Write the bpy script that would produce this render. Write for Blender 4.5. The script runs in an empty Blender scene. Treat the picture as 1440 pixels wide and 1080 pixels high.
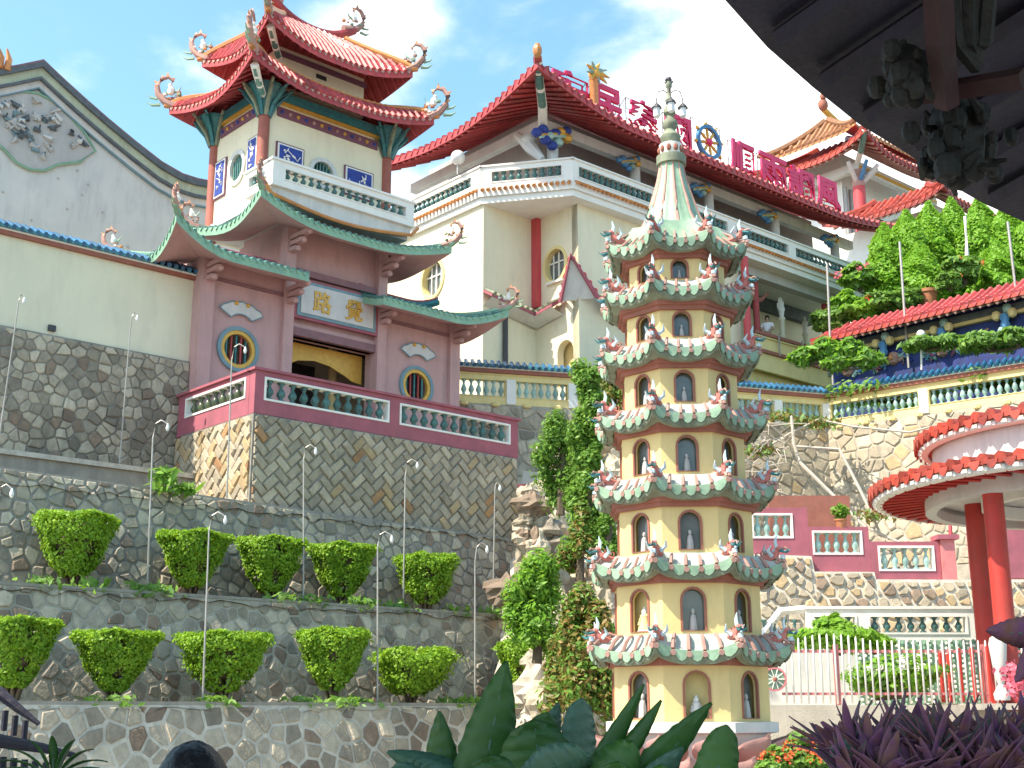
import bpy, math, random
import numpy as np
from math import sin, cos, radians as R, pi, sqrt, atan2, hypot
from mathutils import Vector, Matrix
from mathutils.geometry import tessellate_polygon
random.seed(7)
SC = bpy.context.scene
# ------------------------------------------------------------------ camera, sky, sun, exposure
cd = bpy.data.cameras.new('camera'); cam = bpy.data.objects.new('camera', cd); SC.collection.objects.link(cam)
cam.location = (0, 0, 1.6); PITCH = math.atan2(460, 1800)
cam.rotation_euler = (pi/2 + PITCH, 0, 0)
cd.sensor_width = 36; cd.lens = 45; cd.clip_start = 0.1; cd.clip_end = 2000
SC.camera = cam
SUN_AZ, SUN_EL = -117, 53
w = bpy.data.worlds.new('World'); SC.world = w; w.use_nodes = True
nt = w.node_tree; N = nt.nodes; L = nt.links; N.clear()
out = N.new('ShaderNodeOutputWorld'); bg = N.new('ShaderNodeBackground'); bg.inputs[1].default_value = 0.128
sky = N.new('ShaderNodeTexSky'); sky.sky_type = 'NISHITA'; sky.sun_disc = False
sky.sun_elevation = R(SUN_EL); sky.sun_rotation = R(SUN_AZ); sky.air_density = 1.0; sky.dust_density = 1.2; sky.ozone_density = 1.2
tc = N.new('ShaderNodeTexCoord')
def wnoise(scale, detail, rough, dist=0.0):
    m = N.new('ShaderNodeMapping'); m.inputs['Scale'].default_value = (1, 1, 1.7)
    L.new(tc.outputs['Generated'], m.inputs[0])
    n = N.new('ShaderNodeTexNoise'); n.inputs['Scale'].default_value = scale; n.inputs['Detail'].default_value = detail
    n.inputs['Roughness'].default_value = rough; n.inputs['Distortion'].default_value = dist
    L.new(m.outputs[0], n.inputs['Vector']); return n
def wmath(op, a, b=None, c=None, clamp=False):
    m = N.new('ShaderNodeMath'); m.operation = op; m.use_clamp = clamp
    for i, x in enumerate((a, b, c)):
        if x is None: continue
        if isinstance(x, (int, float)): m.inputs[i].default_value = x
        else: L.new(x, m.inputs[i])
    return m.outputs[0]
def wblob(dx, dy, dz, lo, hi):     # a broad cloud bank around one direction of the sky
    v = Vector((dx, dy, dz)).normalized()
    d = N.new('ShaderNodeVectorMath'); d.operation = 'DOT_PRODUCT'; d.inputs[1].default_value = v
    nn = N.new('ShaderNodeVectorMath'); nn.operation = 'NORMALIZE'; L.new(tc.outputs['Generated'], nn.inputs[0])
    L.new(nn.outputs[0], d.inputs[0])
    m = N.new('ShaderNodeMapRange'); m.inputs[1].default_value = lo; m.inputs[2].default_value = hi
    L.new(d.outputs['Value'], m.inputs[0]); return m.outputs[0]
n1 = wnoise(5.0, 9, 0.55, 0.15); n2 = wnoise(2.2, 4, 0.5)
right = wblob(0.36, 1.0, 0.50, 0.962, 0.995)
left = wblob(-0.46, 1.0, 0.36, 0.93, 1.0)
base = wmath('MULTIPLY_ADD', n1.outputs['Fac'], 0.75, wmath('MULTIPLY', n2.outputs['Fac'], 0.35))
cov = wmath('ADD', wmath('MULTIPLY_ADD', right, 0.42, base), wmath('MULTIPLY', left, 0.11))
mr = N.new('ShaderNodeMapRange'); mr.interpolation_type = 'SMOOTHSTEP'
mr.inputs[1].default_value = 0.60; mr.inputs[2].default_value = 0.84; mr.inputs[4].default_value = 0.93
L.new(cov, mr.inputs[0])
hs = N.new('ShaderNodeHueSaturation'); hs.inputs['Hue'].default_value = 0.47; hs.inputs['Saturation'].default_value = 1.05; hs.inputs['Value'].default_value = 1.3
L.new(sky.outputs[0], hs.inputs['Color'])
mx = N.new('ShaderNodeMix'); mx.data_type = 'RGBA'; mx.inputs[7].default_value = (9.0, 8.7, 8.2, 1)
L.new(mr.outputs[0], mx.inputs[0]); L.new(hs.outputs[0], mx.inputs[6]); L.new(mx.outputs[2], bg.inputs[0]); L.new(bg.outputs[0], out.inputs[0])
sl = bpy.data.lights.new('sun', 'SUN'); sl.energy = 4.5; sl.angle = R(0.6); sl.color = (1, 0.90, 0.74)
so = bpy.data.objects.new('sun', sl); SC.collection.objects.link(so)
sd = Vector((sin(R(SUN_AZ))*cos(R(SUN_EL)), cos(R(SUN_AZ))*cos(R(SUN_EL)), sin(R(SUN_EL))))
so.rotation_euler = sd.to_track_quat('Z', 'Y').to_euler(); so.location = (-20, -10, 40)
SC.view_settings.view_transform = 'Standard'; SC.view_settings.look = 'None'; SC.view_settings.gamma = 1
SC.view_settings.use_curve_mapping = False; SC.view_settings.exposure = 1.0
SC.render.engine = 'CYCLES'; SC.cycles.max_bounces = 6; SC.cycles.transparent_max_bounces = 8
# ------------------------------------------------------------------ materials
MATS = {}
def mat(name, col, col2=None, scale=4.0, rough=0.75, bump=0.15, bscale=30.0, grime=0.25, metal=0.0, rnd=0.0, transl=0.0, spec=0.4, grimecol=None, zs=1.0, coat=0.0):
    if name in MATS: return MATS[name]
    m = bpy.data.materials.new(name); m.use_nodes = True; t = m.node_tree; n = t.nodes; l = t.links
    b = n['Principled BSDF']; b.inputs['Roughness'].default_value = rough; b.inputs['Metallic'].default_value = metal
    b.inputs['Specular IOR Level'].default_value = spec; b.inputs['Coat Weight'].default_value = coat
    g = n.new('ShaderNodeNewGeometry'); mp = n.new('ShaderNodeMapping'); mp.inputs['Scale'].default_value = (1, 1, zs); l.new(g.outputs['Position'], mp.inputs[0])
    nz = n.new('ShaderNodeTexNoise'); nz.inputs['Scale'].default_value = scale; nz.inputs['Detail'].default_value = 6; nz.inputs['Roughness'].default_value = 0.6
    l.new(mp.outputs[0], nz.inputs['Vector'])
    rp = n.new('ShaderNodeMapRange'); rp.inputs[1].default_value = 0.35; rp.inputs[2].default_value = 0.65; l.new(nz.outputs['Fac'], rp.inputs[0])
    c2 = col2 or tuple(x*0.82 for x in col)
    m1 = n.new('ShaderNodeMix'); m1.data_type = 'RGBA'; m1.inputs[6].default_value = (*col, 1); m1.inputs[7].default_value = (*c2, 1); l.new(rp.outputs[0], m1.inputs[0])
    last = m1.outputs[2]
    if grime > 0:   # streaky weathering, drawn out downwards
        mp2 = n.new('ShaderNodeMapping'); mp2.inputs['Scale'].default_value = (1, 1, 0.22); l.new(g.outputs['Position'], mp2.inputs[0])
        n3 = n.new('ShaderNodeTexNoise'); n3.inputs['Scale'].default_value = 2.6; n3.inputs['Detail'].default_value = 7; n3.inputs['Roughness'].default_value = 0.72; l.new(mp2.outputs[0], n3.inputs['Vector'])
        r3 = n.new('ShaderNodeMapRange'); r3.inputs[1].default_value = 0.48; r3.inputs[2].default_value = 0.72; r3.inputs[4].default_value = grime; l.new(n3.outputs['Fac'], r3.inputs[0])
        m3 = n.new('ShaderNodeMix'); m3.data_type = 'RGBA'; m3.inputs[7].default_value = (*(grimecol or (0.10, 0.095, 0.08)), 1); l.new(r3.outputs[0], m3.inputs[0]); l.new(last, m3.inputs[6]); last = m3.outputs[2]
    if rnd > 0:
        oi = n.new('ShaderNodeObjectInfo'); rr = n.new('ShaderNodeMapRange'); rr.inputs[3].default_value = 1-rnd; rr.inputs[4].default_value = 1+rnd; l.new(oi.outputs['Random'], rr.inputs[0])
        hv = n.new('ShaderNodeHueSaturation'); l.new(rr.outputs[0], hv.inputs['Value']); l.new(last, hv.inputs['Color']); last = hv.outputs[0]
    l.new(last, b.inputs['Base Color'])
    if bump > 0:
        nb = n.new('ShaderNodeTexNoise'); nb.inputs['Scale'].default_value = bscale; nb.inputs['Detail'].default_value = 5; l.new(g.outputs['Position'], nb.inputs['Vector'])
        bp = n.new('ShaderNodeBump'); bp.inputs['Strength'].default_value = bump; bp.inputs['Distance'].default_value = 0.02; l.new(nb.outputs['Fac'], bp.inputs['Height']); l.new(bp.outputs[0], b.inputs['Normal'])
    if transl > 0:
        tr = n.new('ShaderNodeBsdfTranslucent'); hv2 = n.new('ShaderNodeHueSaturation'); hv2.inputs['Value'].default_value = 1.5; hv2.inputs['Hue'].default_value = 0.49
        l.new(last, hv2.inputs['Color']); l.new(hv2.outputs[0], tr.inputs[0])
        ms = n.new('ShaderNodeMixShader'); ms.inputs[0].default_value = transl; l.new(b.outputs[0], ms.inputs[1]); l.new(tr.outputs[0], ms.inputs[2]); l.new(ms.outputs[0], n['Material Output'].inputs[0])
    MATS[name] = m; return m
M = dict(
 mauve=mat('mauve_paint', (0.54,0.325,0.315), (0.49,0.30,0.29), 1.6, grime=0.34, grimecol=(0.2,0.15,0.15)),
 mauve_dark=mat('mauve_trim', (0.27,0.14,0.155), grime=0.3),
 pinkred=mat('dusty_rose_paint', (0.40,0.115,0.15), (0.32,0.095,0.125), 2.5, grime=0.35, grimecol=(0.16,0.09,0.09)),
 cream=mat('cream_paint', (0.80,0.73,0.54), (0.75,0.68,0.50), 1.0, grime=0.2, grimecol=(0.38,0.35,0.28)),
 creamwall=mat('old_cream_wall_paint', (0.76,0.71,0.53), (0.70,0.66,0.50), 0.8, grime=0.18, grimecol=(0.3,0.29,0.23)),
 yellow=mat('ochre_yellow_paint', (0.74,0.56,0.25), (0.69,0.52,0.24), 2.0, grime=0.3, grimecol=(0.3,0.23,0.12)),
 yellow2=mat('pale_yellow_paint', (0.80,0.66,0.30), (0.74,0.6,0.28), 2.0, grime=0.22, grimecol=(0.3,0.26,0.15)),
 verge=mat('pale_lichen_green_plaster', (0.48,0.52,0.38), (0.40,0.44,0.32), 2, grime=0.4),
 slate=mat('dark_slate_edge', (0.13,0.15,0.16), (0.09,0.10,0.12), 4, grime=0.3),
 white=mat('white_paint', (0.82,0.80,0.75), (0.77,0.75,0.70), 1.5, grime=0.15, grimecol=(0.35,0.34,0.31)),
 greywhite=mat('weathered_white_plaster', (0.66,0.65,0.62), (0.58,0.58,0.56), 0.9, grime=0.35, grimecol=(0.25,0.25,0.25)),
 grey=mat('grey_plaster', (0.50,0.48,0.46), (0.44,0.43,0.41), 1.5, grime=0.2),
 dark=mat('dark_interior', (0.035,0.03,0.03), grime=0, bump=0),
 red=mat('vermilion_paint', (0.52,0.045,0.035), (0.42,0.04,0.03), 3, rough=0.55, grime=0.35, bump=0.05),
 redtile=mat('glazed_red_tile', (0.48,0.065,0.065), (0.34,0.045,0.05), 6, rough=0.5, bump=0.3, bscale=22, grime=0.4, rnd=0.25, coat=0.06),
 redtile2=mat('glazed_orange_red_tile', (0.46,0.065,0.04), (0.30,0.045,0.03), 6, rough=0.45, bump=0.3, bscale=22, grime=0.4, rnd=0.35, coat=0.1),
 redsoff=mat('red_soffit_paint', (0.46,0.08,0.085), grime=0.2),
 orange=mat('glazed_orange_tile', (0.62,0.26,0.08), (0.5,0.2,0.07), 7, rough=0.4, grime=0.2, rnd=0.15),
 dulltile=mat('weathered_ochre_tile', (0.40,0.20,0.09), (0.28,0.12,0.06), 6, rough=0.5, grime=0.35, rnd=0.2),
 gtile=mat('glazed_green_tile', (0.10,0.25,0.20), (0.06,0.17,0.17), 7, rough=0.35, bump=0.2, grime=0.3, rnd=0.2, coat=0.2),
 gpale=mat('pale_green_paint', (0.26,0.44,0.30), (0.20,0.36,0.26), 4, grime=0.3, rough=0.5, grimecol=(0.11,0.12,0.09)),
 mint=mat('mint_green_paint', (0.30,0.44,0.30), (0.20,0.31,0.22), 5, grime=0.35, rough=0.5, grimecol=(0.14,0.15,0.11), rnd=0.12),
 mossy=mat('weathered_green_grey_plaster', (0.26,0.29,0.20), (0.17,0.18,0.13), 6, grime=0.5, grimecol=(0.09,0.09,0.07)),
 salmon=mat('faded_salmon_paint', (0.47,0.27,0.22), (0.38,0.21,0.18), 6, grime=0.35, rnd=0.15),
 brick=mat('brick_red_paint', (0.36,0.13,0.09), grime=0.35),
 bluetile=mat('glazed_blue_tile', (0.035,0.16,0.30), (0.02,0.09,0.20), 8, rough=0.3, bump=0.2, grime=0.25, rnd=0.3, coat=0.3),
 bluegreen=mat('blue_green_glaze', (0.05,0.24,0.24), (0.03,0.13,0.17), 9, rough=0.35, grime=0.25, rnd=0.2),
 baluster=mat('green_glazed_baluster', (0.06,0.16,0.14), (0.04,0.11,0.11), 9, rough=0.3, grime=0.2, rnd=0.2, coat=0.3),
 paleglaze=mat('pale_celadon_glaze', (0.36,0.50,0.44), (0.22,0.38,0.36), 9, rough=0.35, grime=0.2, rnd=0.2, coat=0.2),
 mixglaze=mat('olive_glazed_baluster', (0.13,0.14,0.05), (0.06,0.10,0.07), 14, rough=0.3, grime=0.2, rnd=0.2, coat=0.3),
 gold=mat('gold_paint', (0.70,0.40,0.07), (0.6,0.32,0.06), 8, rough=0.4, grime=0.1, metal=0.2),
 blue=mat('cobalt_blue_paint', (0.035,0.07,0.34), (0.025,0.045,0.22), 6, grime=0.12),
 muralblue=mat('deep_blue_mural', (0.025,0.045,0.22), (0.02,0.03,0.10), 3.5, grime=0.2),
 blue2=mat('sky_blue_paint', (0.10,0.27,0.48), (0.07,0.2,0.4), 5, grime=0.15),
 greyblue=mat('grey_blue_ring_paint', (0.20,0.31,0.36), grime=0.25),
 plaque=mat('pale_grey_marble_plaque', (0.62,0.59,0.56), (0.54,0.52,0.50), 3, rough=0.4, grime=0.12),
 redbrown=mat('terracotta_column_paint', (0.37,0.12,0.09), grime=0.2),
 signred=mat('crimson_sign_enamel', (0.72,0.04,0.14), (0.66,0.035,0.12), 3, rough=0.4, grime=0.05, bump=0),
 pinkcol=mat('rose_red_column_paint', (0.60,0.08,0.09), (0.52,0.07,0.08), 3, rough=0.5, grime=0.1),
 rosepaint=mat('faded_rose_paint', (0.60,0.16,0.14), (0.5,0.2,0.16), 20, grime=0.15),
 palewhiteblue=mat('pale_bluish_white_paint', (0.66,0.72,0.74), (0.4,0.55,0.62), 20, grime=0.1),
 steel=mat('galvanised_steel', (0.42,0.41,0.39), (0.36,0.34,0.31), 10, rough=0.45, metal=0.3, grime=0.3, bump=0.05),
 darkmetal=mat('dark_iron', (0.06,0.06,0.07), grime=0, rough=0.5, bump=0.05),
 lampglass=mat('frosted_lamp_glass', (0.82,0.83,0.82), grime=0.05, rough=0.15, bump=0, coat=0.5),
 glass=mat('grey_window_glass', (0.17,0.19,0.185), (0.10,0.12,0.12), 3, rough=0.12, grime=0.25, bump=0.02, spec=0.7),
 mortar=mat('grey_mortar', (0.44,0.395,0.315), (0.32,0.29,0.235), 5, grime=0.45, bump=0.5, bscale=18),
 mortar_dark=mat('dark_mortar', (0.31,0.285,0.245), (0.20,0.19,0.165), 5, grime=0.4, bump=0.5, bscale=18),
 mortar_light=mat('pale_mortar', (0.62,0.57,0.48), (0.46,0.42,0.35), 5, grime=0.3, bump=0.5, bscale=18),
 concrete=mat('weathered_concrete', (0.36,0.33,0.28), (0.27,0.25,0.22), 2.5, grime=0.5, bump=0.3),
 beige=mat('beige_render', (0.55,0.48,0.38), (0.48,0.42,0.34), 2, grime=0.35, bump=0.3),
 soil=mat('brown_soil', (0.10,0.075,0.045), (0.06,0.05,0.03), 6, grime=0, bump=0.9, bscale=14),
 ground=mat('paved_ground', (0.30,0.28,0.25), (0.22,0.21,0.19), 1.5, grime=0.2, bump=0.3),
 grass=mat('hill_grass', (0.07,0.13,0.03), (0.05,0.09,0.02), 2, grime=0, bump=0.8, bscale=8),
 bark=mat('brown_bark', (0.13,0.095,0.06), (0.08,0.06,0.04), 12, grime=0.1, bump=0.8),
 palebark=mat('pale_bare_bark', (0.50,0.45,0.38), grime=0.2, bump=0.4),
 terracotta=mat('terracotta_pot_clay', (0.48,0.19,0.09), grime=0.2),
 skin=mat('skin', (0.42,0.26,0.18), grime=0, bump=0.03, rough=0.5),
 hair=mat('black_hair', (0.008,0.007,0.008), grime=0, bump=0.25, bscale=120, rough=0.45, zs=0.2),
 shirt=mat('white_cotton', (0.75,0.75,0.76), grime=0.05, bump=0.1),
 darkcloth=mat('dark_cloth', (0.03,0.03,0.045), grime=0, bump=0.1),
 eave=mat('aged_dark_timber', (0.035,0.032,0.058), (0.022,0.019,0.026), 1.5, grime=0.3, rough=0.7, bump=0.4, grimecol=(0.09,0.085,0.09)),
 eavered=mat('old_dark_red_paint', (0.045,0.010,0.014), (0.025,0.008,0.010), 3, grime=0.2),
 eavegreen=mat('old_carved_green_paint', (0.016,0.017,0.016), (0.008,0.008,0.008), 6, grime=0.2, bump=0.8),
 lotus=mat('faded_pink_lotus_paint', (0.52,0.28,0.25), (0.42,0.24,0.22), 3, grime=0.4),
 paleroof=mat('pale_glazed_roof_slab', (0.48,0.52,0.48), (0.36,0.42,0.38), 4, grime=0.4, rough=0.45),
 pinkpaint=mat('pink_rail_paint', (0.66,0.22,0.22), grime=0.1, rough=0.5),
 purple=mat('purple_frieze_paint', (0.17,0.06,0.16), (0.20,0.09,0.07), 18, grime=0.15),
 flower=mat('pink_petals', (0.70,0.16,0.22), grime=0, bump=0, rnd=0.1, transl=0.2),
 flower2=mat('orange_red_petals', (0.75,0.16,0.05), grime=0, bump=0, transl=0.2),
)
STONE = [mat('granite_grey', (0.42,0.355,0.265), (0.31,0.265,0.20), 7, bump=0.7, bscale=16, grime=0.5, rnd=0.25),
         mat('granite_pale', (0.52,0.45,0.34), (0.41,0.355,0.27), 7, bump=0.8, bscale=16, grime=0.45, rnd=0.2),
         mat('granite_dark', (0.29,0.25,0.195), (0.22,0.19,0.15), 7, bump=0.8, bscale=16, grime=0.3, rnd=0.25),
         mat('granite_brown', (0.28,0.20,0.14), (0.20,0.15,0.11), 7, bump=0.8, bscale=16, grime=0.35, rnd=0.2)]
STONEW = [mat('sandstone_honey', (0.50,0.36,0.19), (0.40,0.30,0.18), 6, bump=0.8, bscale=16, grime=0.25, rnd=0.2),
          mat('sandstone_cream', (0.46,0.39,0.28), (0.38,0.32,0.235), 6, bump=0.8, bscale=16, grime=0.25, rnd=0.2),
          mat('sandstone_grey', (0.42,0.355,0.26), (0.33,0.28,0.205), 6, bump=0.8, bscale=16, grime=0.3, rnd=0.2),
          mat('sandstone_rust', (0.42,0.23,0.10), (0.34,0.19,0.10), 6, bump=0.8, bscale=16, grime=0.3, rnd=0.2)]
def leafmat(name, a, b, tr=0.35, rough=0.5, rnd=0.0): return mat(name, a, b, 9, rough=rough, bump=0, grime=0, transl=tr, spec=0.3, rnd=rnd)
LEAF = dict(box=leafmat('clipped_shrub_leaf', (0.28,0.45,0.03), (0.13,0.27,0.02), 0.3),
            jun=leafmat('juniper_needle', (0.19,0.34,0.05), (0.09,0.20,0.03), 0.35), rust=leafmat('dry_rust_foliage', (0.32,0.20,0.06), (0.12,0.13,0.03), 0.25),
            cyp=leafmat('cypress_foliage', (0.26,0.48,0.045), (0.15,0.33,0.03), 0.4), broad=leafmat('broad_leaf_green', (0.20,0.34,0.09), (0.12,0.24,0.06), 0.35),
            weed=leafmat('fresh_weed_leaf', (0.20,0.36,0.05), (0.12,0.25,0.03), 0.35),
            big=mat('large_glossy_leaf', (0.05,0.15,0.022), (0.025,0.085,0.018), 5, rough=0.48, bump=0.1, grime=0, transl=0.25, spec=0.5),
            bigblue=mat('bluish_leaf_underside', (0.07,0.15,0.095), (0.045,0.11,0.07), 3, rough=0.4, bump=0.1, grime=0, transl=0.1),
            purple=mat('dark_purple_leaf', (0.022,0.006,0.010), (0.011,0.005,0.008), 3, rough=0.45, bump=0.1, grime=0, transl=0.08))
# ------------------------------------------------------------------ frames and mesh builder
class Frame:
    """a local frame: u along azimuth az (clockwise from +Y), v to its left, z up"""
    def __init__(s, x, y, az):
        s.x, s.y, s.az = x, y, az; a = R(az); s.U = Vector((sin(a), cos(a), 0)); s.V = Vector((-cos(a), sin(a), 0))
    def __call__(s, u, v, z): return Vector((s.x + u*s.U.x + v*s.V.x, s.y + u*s.U.y + v*s.V.y, z))
G = Frame(-5.8006, 28.0, 48); H = Frame(2.0928, 41.0, 49); W = Frame(0, 0, 90)
def onray(px, py, Y):      # where a sight line of the reference view meets the depth Y (surveying helper)
    f = 1800; a = px-720; b = 540-py; y = f*cos(PITCH)-b*sin(PITCH); z = f*sin(PITCH)+b*cos(PITCH); t = Y/y
    return Vector((a*t, Y, 1.6+z*t))
COL = SC.collection
WM = {}
def link(o, parent=None, mtx=None):
    COL.objects.link(o); mtx = mtx or Matrix(); WM[o.name] = mtx
    if parent is not None:
        o.parent = parent; o.matrix_parent_inverse = WM[parent.name].inverted()
    o.matrix_basis = mtx
    return o
def tag(o, label=None, cat=None, group=None, kind=None):
    if label: o['label'] = label
    if cat: o['category'] = cat
    if group: o['group'] = group
    if kind: o['kind'] = kind
    return o
def thing(name, label, cat, loc, group=None):
    o = bpy.data.objects.new(name, None); o.empty_display_size = 0.2
    link(o, None, Matrix.Translation(Vector(loc))); return tag(o, label, cat, group)
class MB:
    def __init__(s): s.v = []; s.f = []; s.m = []; s.mi = 0
    def add(s, vs, fs):
        k = len(s.v); s.v += [tuple(p) for p in vs]; s.f += [tuple(i+k for i in f) for f in fs]; s.m += [s.mi]*len(fs); return s
    def box(s, F, u0, u1, v0, v1, z0, z1):
        P = [F(u, v, z) for z in (z0, z1) for v in (v0, v1) for u in (u0, u1)]
        return s.add(P, [(0,2,3,1),(4,5,7,6),(0,1,5,4),(1,3,7,5),(3,2,6,7),(2,0,4,6)])
    def tube(s, path, r, n=8, cap=True, half=False, up=Vector((0,0,1))):
        path = [Vector(p) for p in path]; k = len(path); rs = r if isinstance(r, (list, tuple)) else [r]*k
        vs = []; fs = []; 
        for i, p in enumerate(path):
            t = (path[min(i+1,k-1)]-path[max(i-1,0)]); t = t.normalized() if t.length > 1e-9 else Vector((0,0,1))
            ref = up if abs(t.dot(up)) < 0.95 else Vector((1,0,0))
            a = t.cross(ref).normalized(); b = a.cross(t).normalized()
            m = n+1 if half else n
            for j in range(m):
                th = (pi*j/n) if half else (2*pi*j/n)
                vs.append(p + a*cos(th)*rs[i] + b*sin(th)*rs[i])
        m = n+1 if half else n
        for i in range(k-1):
            for j in range(n):
                j2 = j+1 if half else (j+1) % n
                fs.append((i*m+j, i*m+j2, (i+1)*m+j2, (i+1)*m+j))
        if cap: fs.append(tuple(range(m-1, -1, -1))); fs.append(tuple((k-1)*m+j for j in range(m)))
        return s.add(vs, fs)
    def lathe(s, c, prof, n=12, sx=1.0, sy=1.0, axis=None):
        c = Vector(c); vs = []; fs = []
        for r, z in prof:
            for j in range(n): vs.append((c.x+r*sx*cos(2*pi*j/n), c.y+r*sy*sin(2*pi*j/n), c.z+z))
        for i in range(len(prof)-1):
            for j in range(n): fs.append((i*n+j, i*n+(j+1) % n, (i+1)*n+(j+1) % n, (i+1)*n+j))
        fs.append(tuple(range(n-1, -1, -1))); fs.append(tuple((len(prof)-1)*n+j for j in range(n)))
        return s.add(vs, fs)
    def ball(s, c, r, n=10, sq=(1,1,1)):
        k = max(4, n//2); return s.lathe0(c, r, n, k, sq)
    def lathe0(s, c, r, n, k, sq):
        c = Vector(c); vs = []; fs = []
        for i in range(k+1):
            ph = -pi/2+pi*i/k; rr = max(cos(ph), 0.02)*r
            for j in range(n): vs.append((c.x+rr*sq[0]*cos(2*pi*j/n), c.y+rr*sq[1]*sin(2*pi*j/n), c.z+r*sq[2]*sin(ph)))
        for i in range(k):
            for j in range(n): fs.append((i*n+j, i*n+(j+1) % n, (i+1)*n+(j+1) % n, (i+1)*n+j))
        return s.add(vs, fs)
    def extrude(s, loop, off):      # loop of 3D points swept by vector off, closed both ends
        n = len(loop); loop = [Vector(p) for p in loop]; off = Vector(off); vs = loop+[p+off for p in loop]
        tri = tessellate_polygon([loop]); fs = [tuple(t) for t in tri]+[tuple(n+i for i in reversed(t)) for t in tri]
        fs += [(i, (i+1) % n, n+(i+1) % n, n+i) for i in range(n)]
        return s.add(vs, fs)
    def panel(s, fn, outer, holes, t):   # fn(a,b,d)->point; a wall slab of thickness t with real openings
        loops = [outer]+holes; tri = tessellate_polygon([[Vector((p[0], p[1], 0)) for p in lp] for lp in loops])
        flat = [p for lp in loops for p in lp]; k = len(flat)
        vs = [fn(a, b, 0) for a, b in flat]+[fn(a, b, t) for a, b in flat]
        fs = [tuple(q) for q in tri]+[tuple(k+i for i in reversed(q)) for q in tri]
        o = 0
        for lp in loops:
            n = len(lp)
            fs += [(o+i, o+(i+1) % n, k+o+(i+1) % n, k+o+i) for i in range(n)]; o += n
        return s.add(vs, fs)
    def build(s, name, mats, parent=None, smooth=False, mtx=None):
        me = bpy.data.meshes.new(name); vs = s.v; top = parent is None and mtx is None
        if top and vs:
            A = np.array(vs); c = (A.min(0)+A.max(0))/2; c[2] = A[:, 2].min(); vs = (A-c).tolist(); mtx = Matrix.Translation(Vector(c))
        me.from_pydata(vs, [], s.f)
        for m in (mats if isinstance(mats, (list, tuple)) else [mats]): me.materials.append(m)
        if any(s.m): me.polygons.foreach_set('material_index', s.m)
        if smooth: me.polygons.foreach_set('use_smooth', [True]*len(s.f))
        if smooth:
            try: me.set_sharp_from_angle(angle=R(42))
            except Exception: pass
        me.update(); o = bpy.data.objects.new(name, me); return link(o, parent, mtx)
def inst(src_mesh, name, mtx, parent=None):
    return link(bpy.data.objects.new(name, src_mesh), parent, mtx)
def box1(name, m, parent, F, *a): return MB().box(F, *a).build(name, m, parent)
def struct(o): o['kind'] = 'structure'; return o
def arch(cx, b, w_, h, n=10, flat=False):   # arched opening outline in 2D
    r = w_/2; pts = [(cx-r, b), (cx+r, b)]
    for i in range(n+1):
        t = pi*i/n; pts.append((cx+r*cos(t), b+h-r+r*sin(t)))
    return pts
def circ(cx, cy, r, n=28, sy=1.0): return [(cx+r*cos(2*pi*i/n), cy+r*sy*sin(2*pi*i/n)) for i in range(n)]
def ringmesh(mb, fn, a, b, d0, d1):  # solid ring between two loops a (outer), b (inner)
    n = len(a); vs = [fn(*p, d0) for p in a]+[fn(*p, d0) for p in b]+[fn(*p, d1) for p in a]+[fn(*p, d1) for p in b]; fs = []
    for i in range(n):
        j = (i+1) % n
        fs += [(i, j, n+j, n+i), (2*n+j, 2*n+i, 3*n+i, 3*n+j), (j, i, 2*n+i, 2*n+j), (n+i, n+j, 3*n+j, 3*n+i)]
    return mb.add(vs, fs)
# ------------------------------------------------------------------ stone walls
def clip(poly, px, py, nx, ny):     # keep the side where (p-(px,py)).n <= 0
    out_ = []
    for i in range(len(poly)):
        a = poly[i]; b = poly[(i+1) % len(poly)]; da = (a[0]-px)*nx+(a[1]-py)*ny; db = (b[0]-px)*nx+(b[1]-py)*ny
        if da <= 0: out_.append(a)
        if (da < 0) != (db < 0) and abs(da-db) > 1e-12:
            t = da/(da-db); out_.append((a[0]+(b[0]-a[0])*t, a[1]+(b[1]-a[1])*t))
    return out_
def clipto(poly, region):
    n = len(region)
    for i in range(n):
        a = region[i]; b = region[(i+1) % n]; ex, ey = b[0]-a[0], b[1]-a[1]
        poly = clip(poly, a[0], a[1], ey, -ex)
        if len(poly) < 3: return []
    return poly
def area(p): return 0.5*sum(p[i][0]*p[(i+1) % len(p)][1]-p[(i+1) % len(p)][0]*p[i][1] for i in range(len(p)))
def voronoi(region, size, jit=0.38, aspect=1.0, rng=random):
    xs = [p[0] for p in region]; ys = [p[1] for p in region]; sx, sy = size, size*aspect
    seeds = {}; nx = int((max(xs)-min(xs))/sx)+4; ny = int((max(ys)-min(ys))/sy)+4
    for i in range(nx):
        for j in range(ny):
            seeds[i, j] = (min(xs)+(i-1+(0.5 if j % 2 else 0)+rng.uniform(-jit, jit))*sx, min(ys)+(j-1+rng.uniform(-jit, jit))*sy)
    cells = []
    for (i, j), (x, y) in seeds.items():
        p = [(x-sx*2, y-sy*2), (x+sx*2, y-sy*2), (x+sx*2, y+sy*2), (x-sx*2, y+sy*2)]
        for di in range(-2, 3):
            for dj in range(-2, 3):
                q = seeds.get((i+di, j+dj))
                if q is None or (di == 0 and dj == 0): continue
                p = clip(p, (x+q[0])/2, (y+q[1])/2, q[0]-x, q[1]-y)
                if len(p) < 3: break
            if len(p) < 3: break
        if len(p) >= 3: p = clipto(p, region)
        if len(p) >= 3 and area(p) > 0.012*size*size*10: cells.append(p)
    return cells
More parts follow.
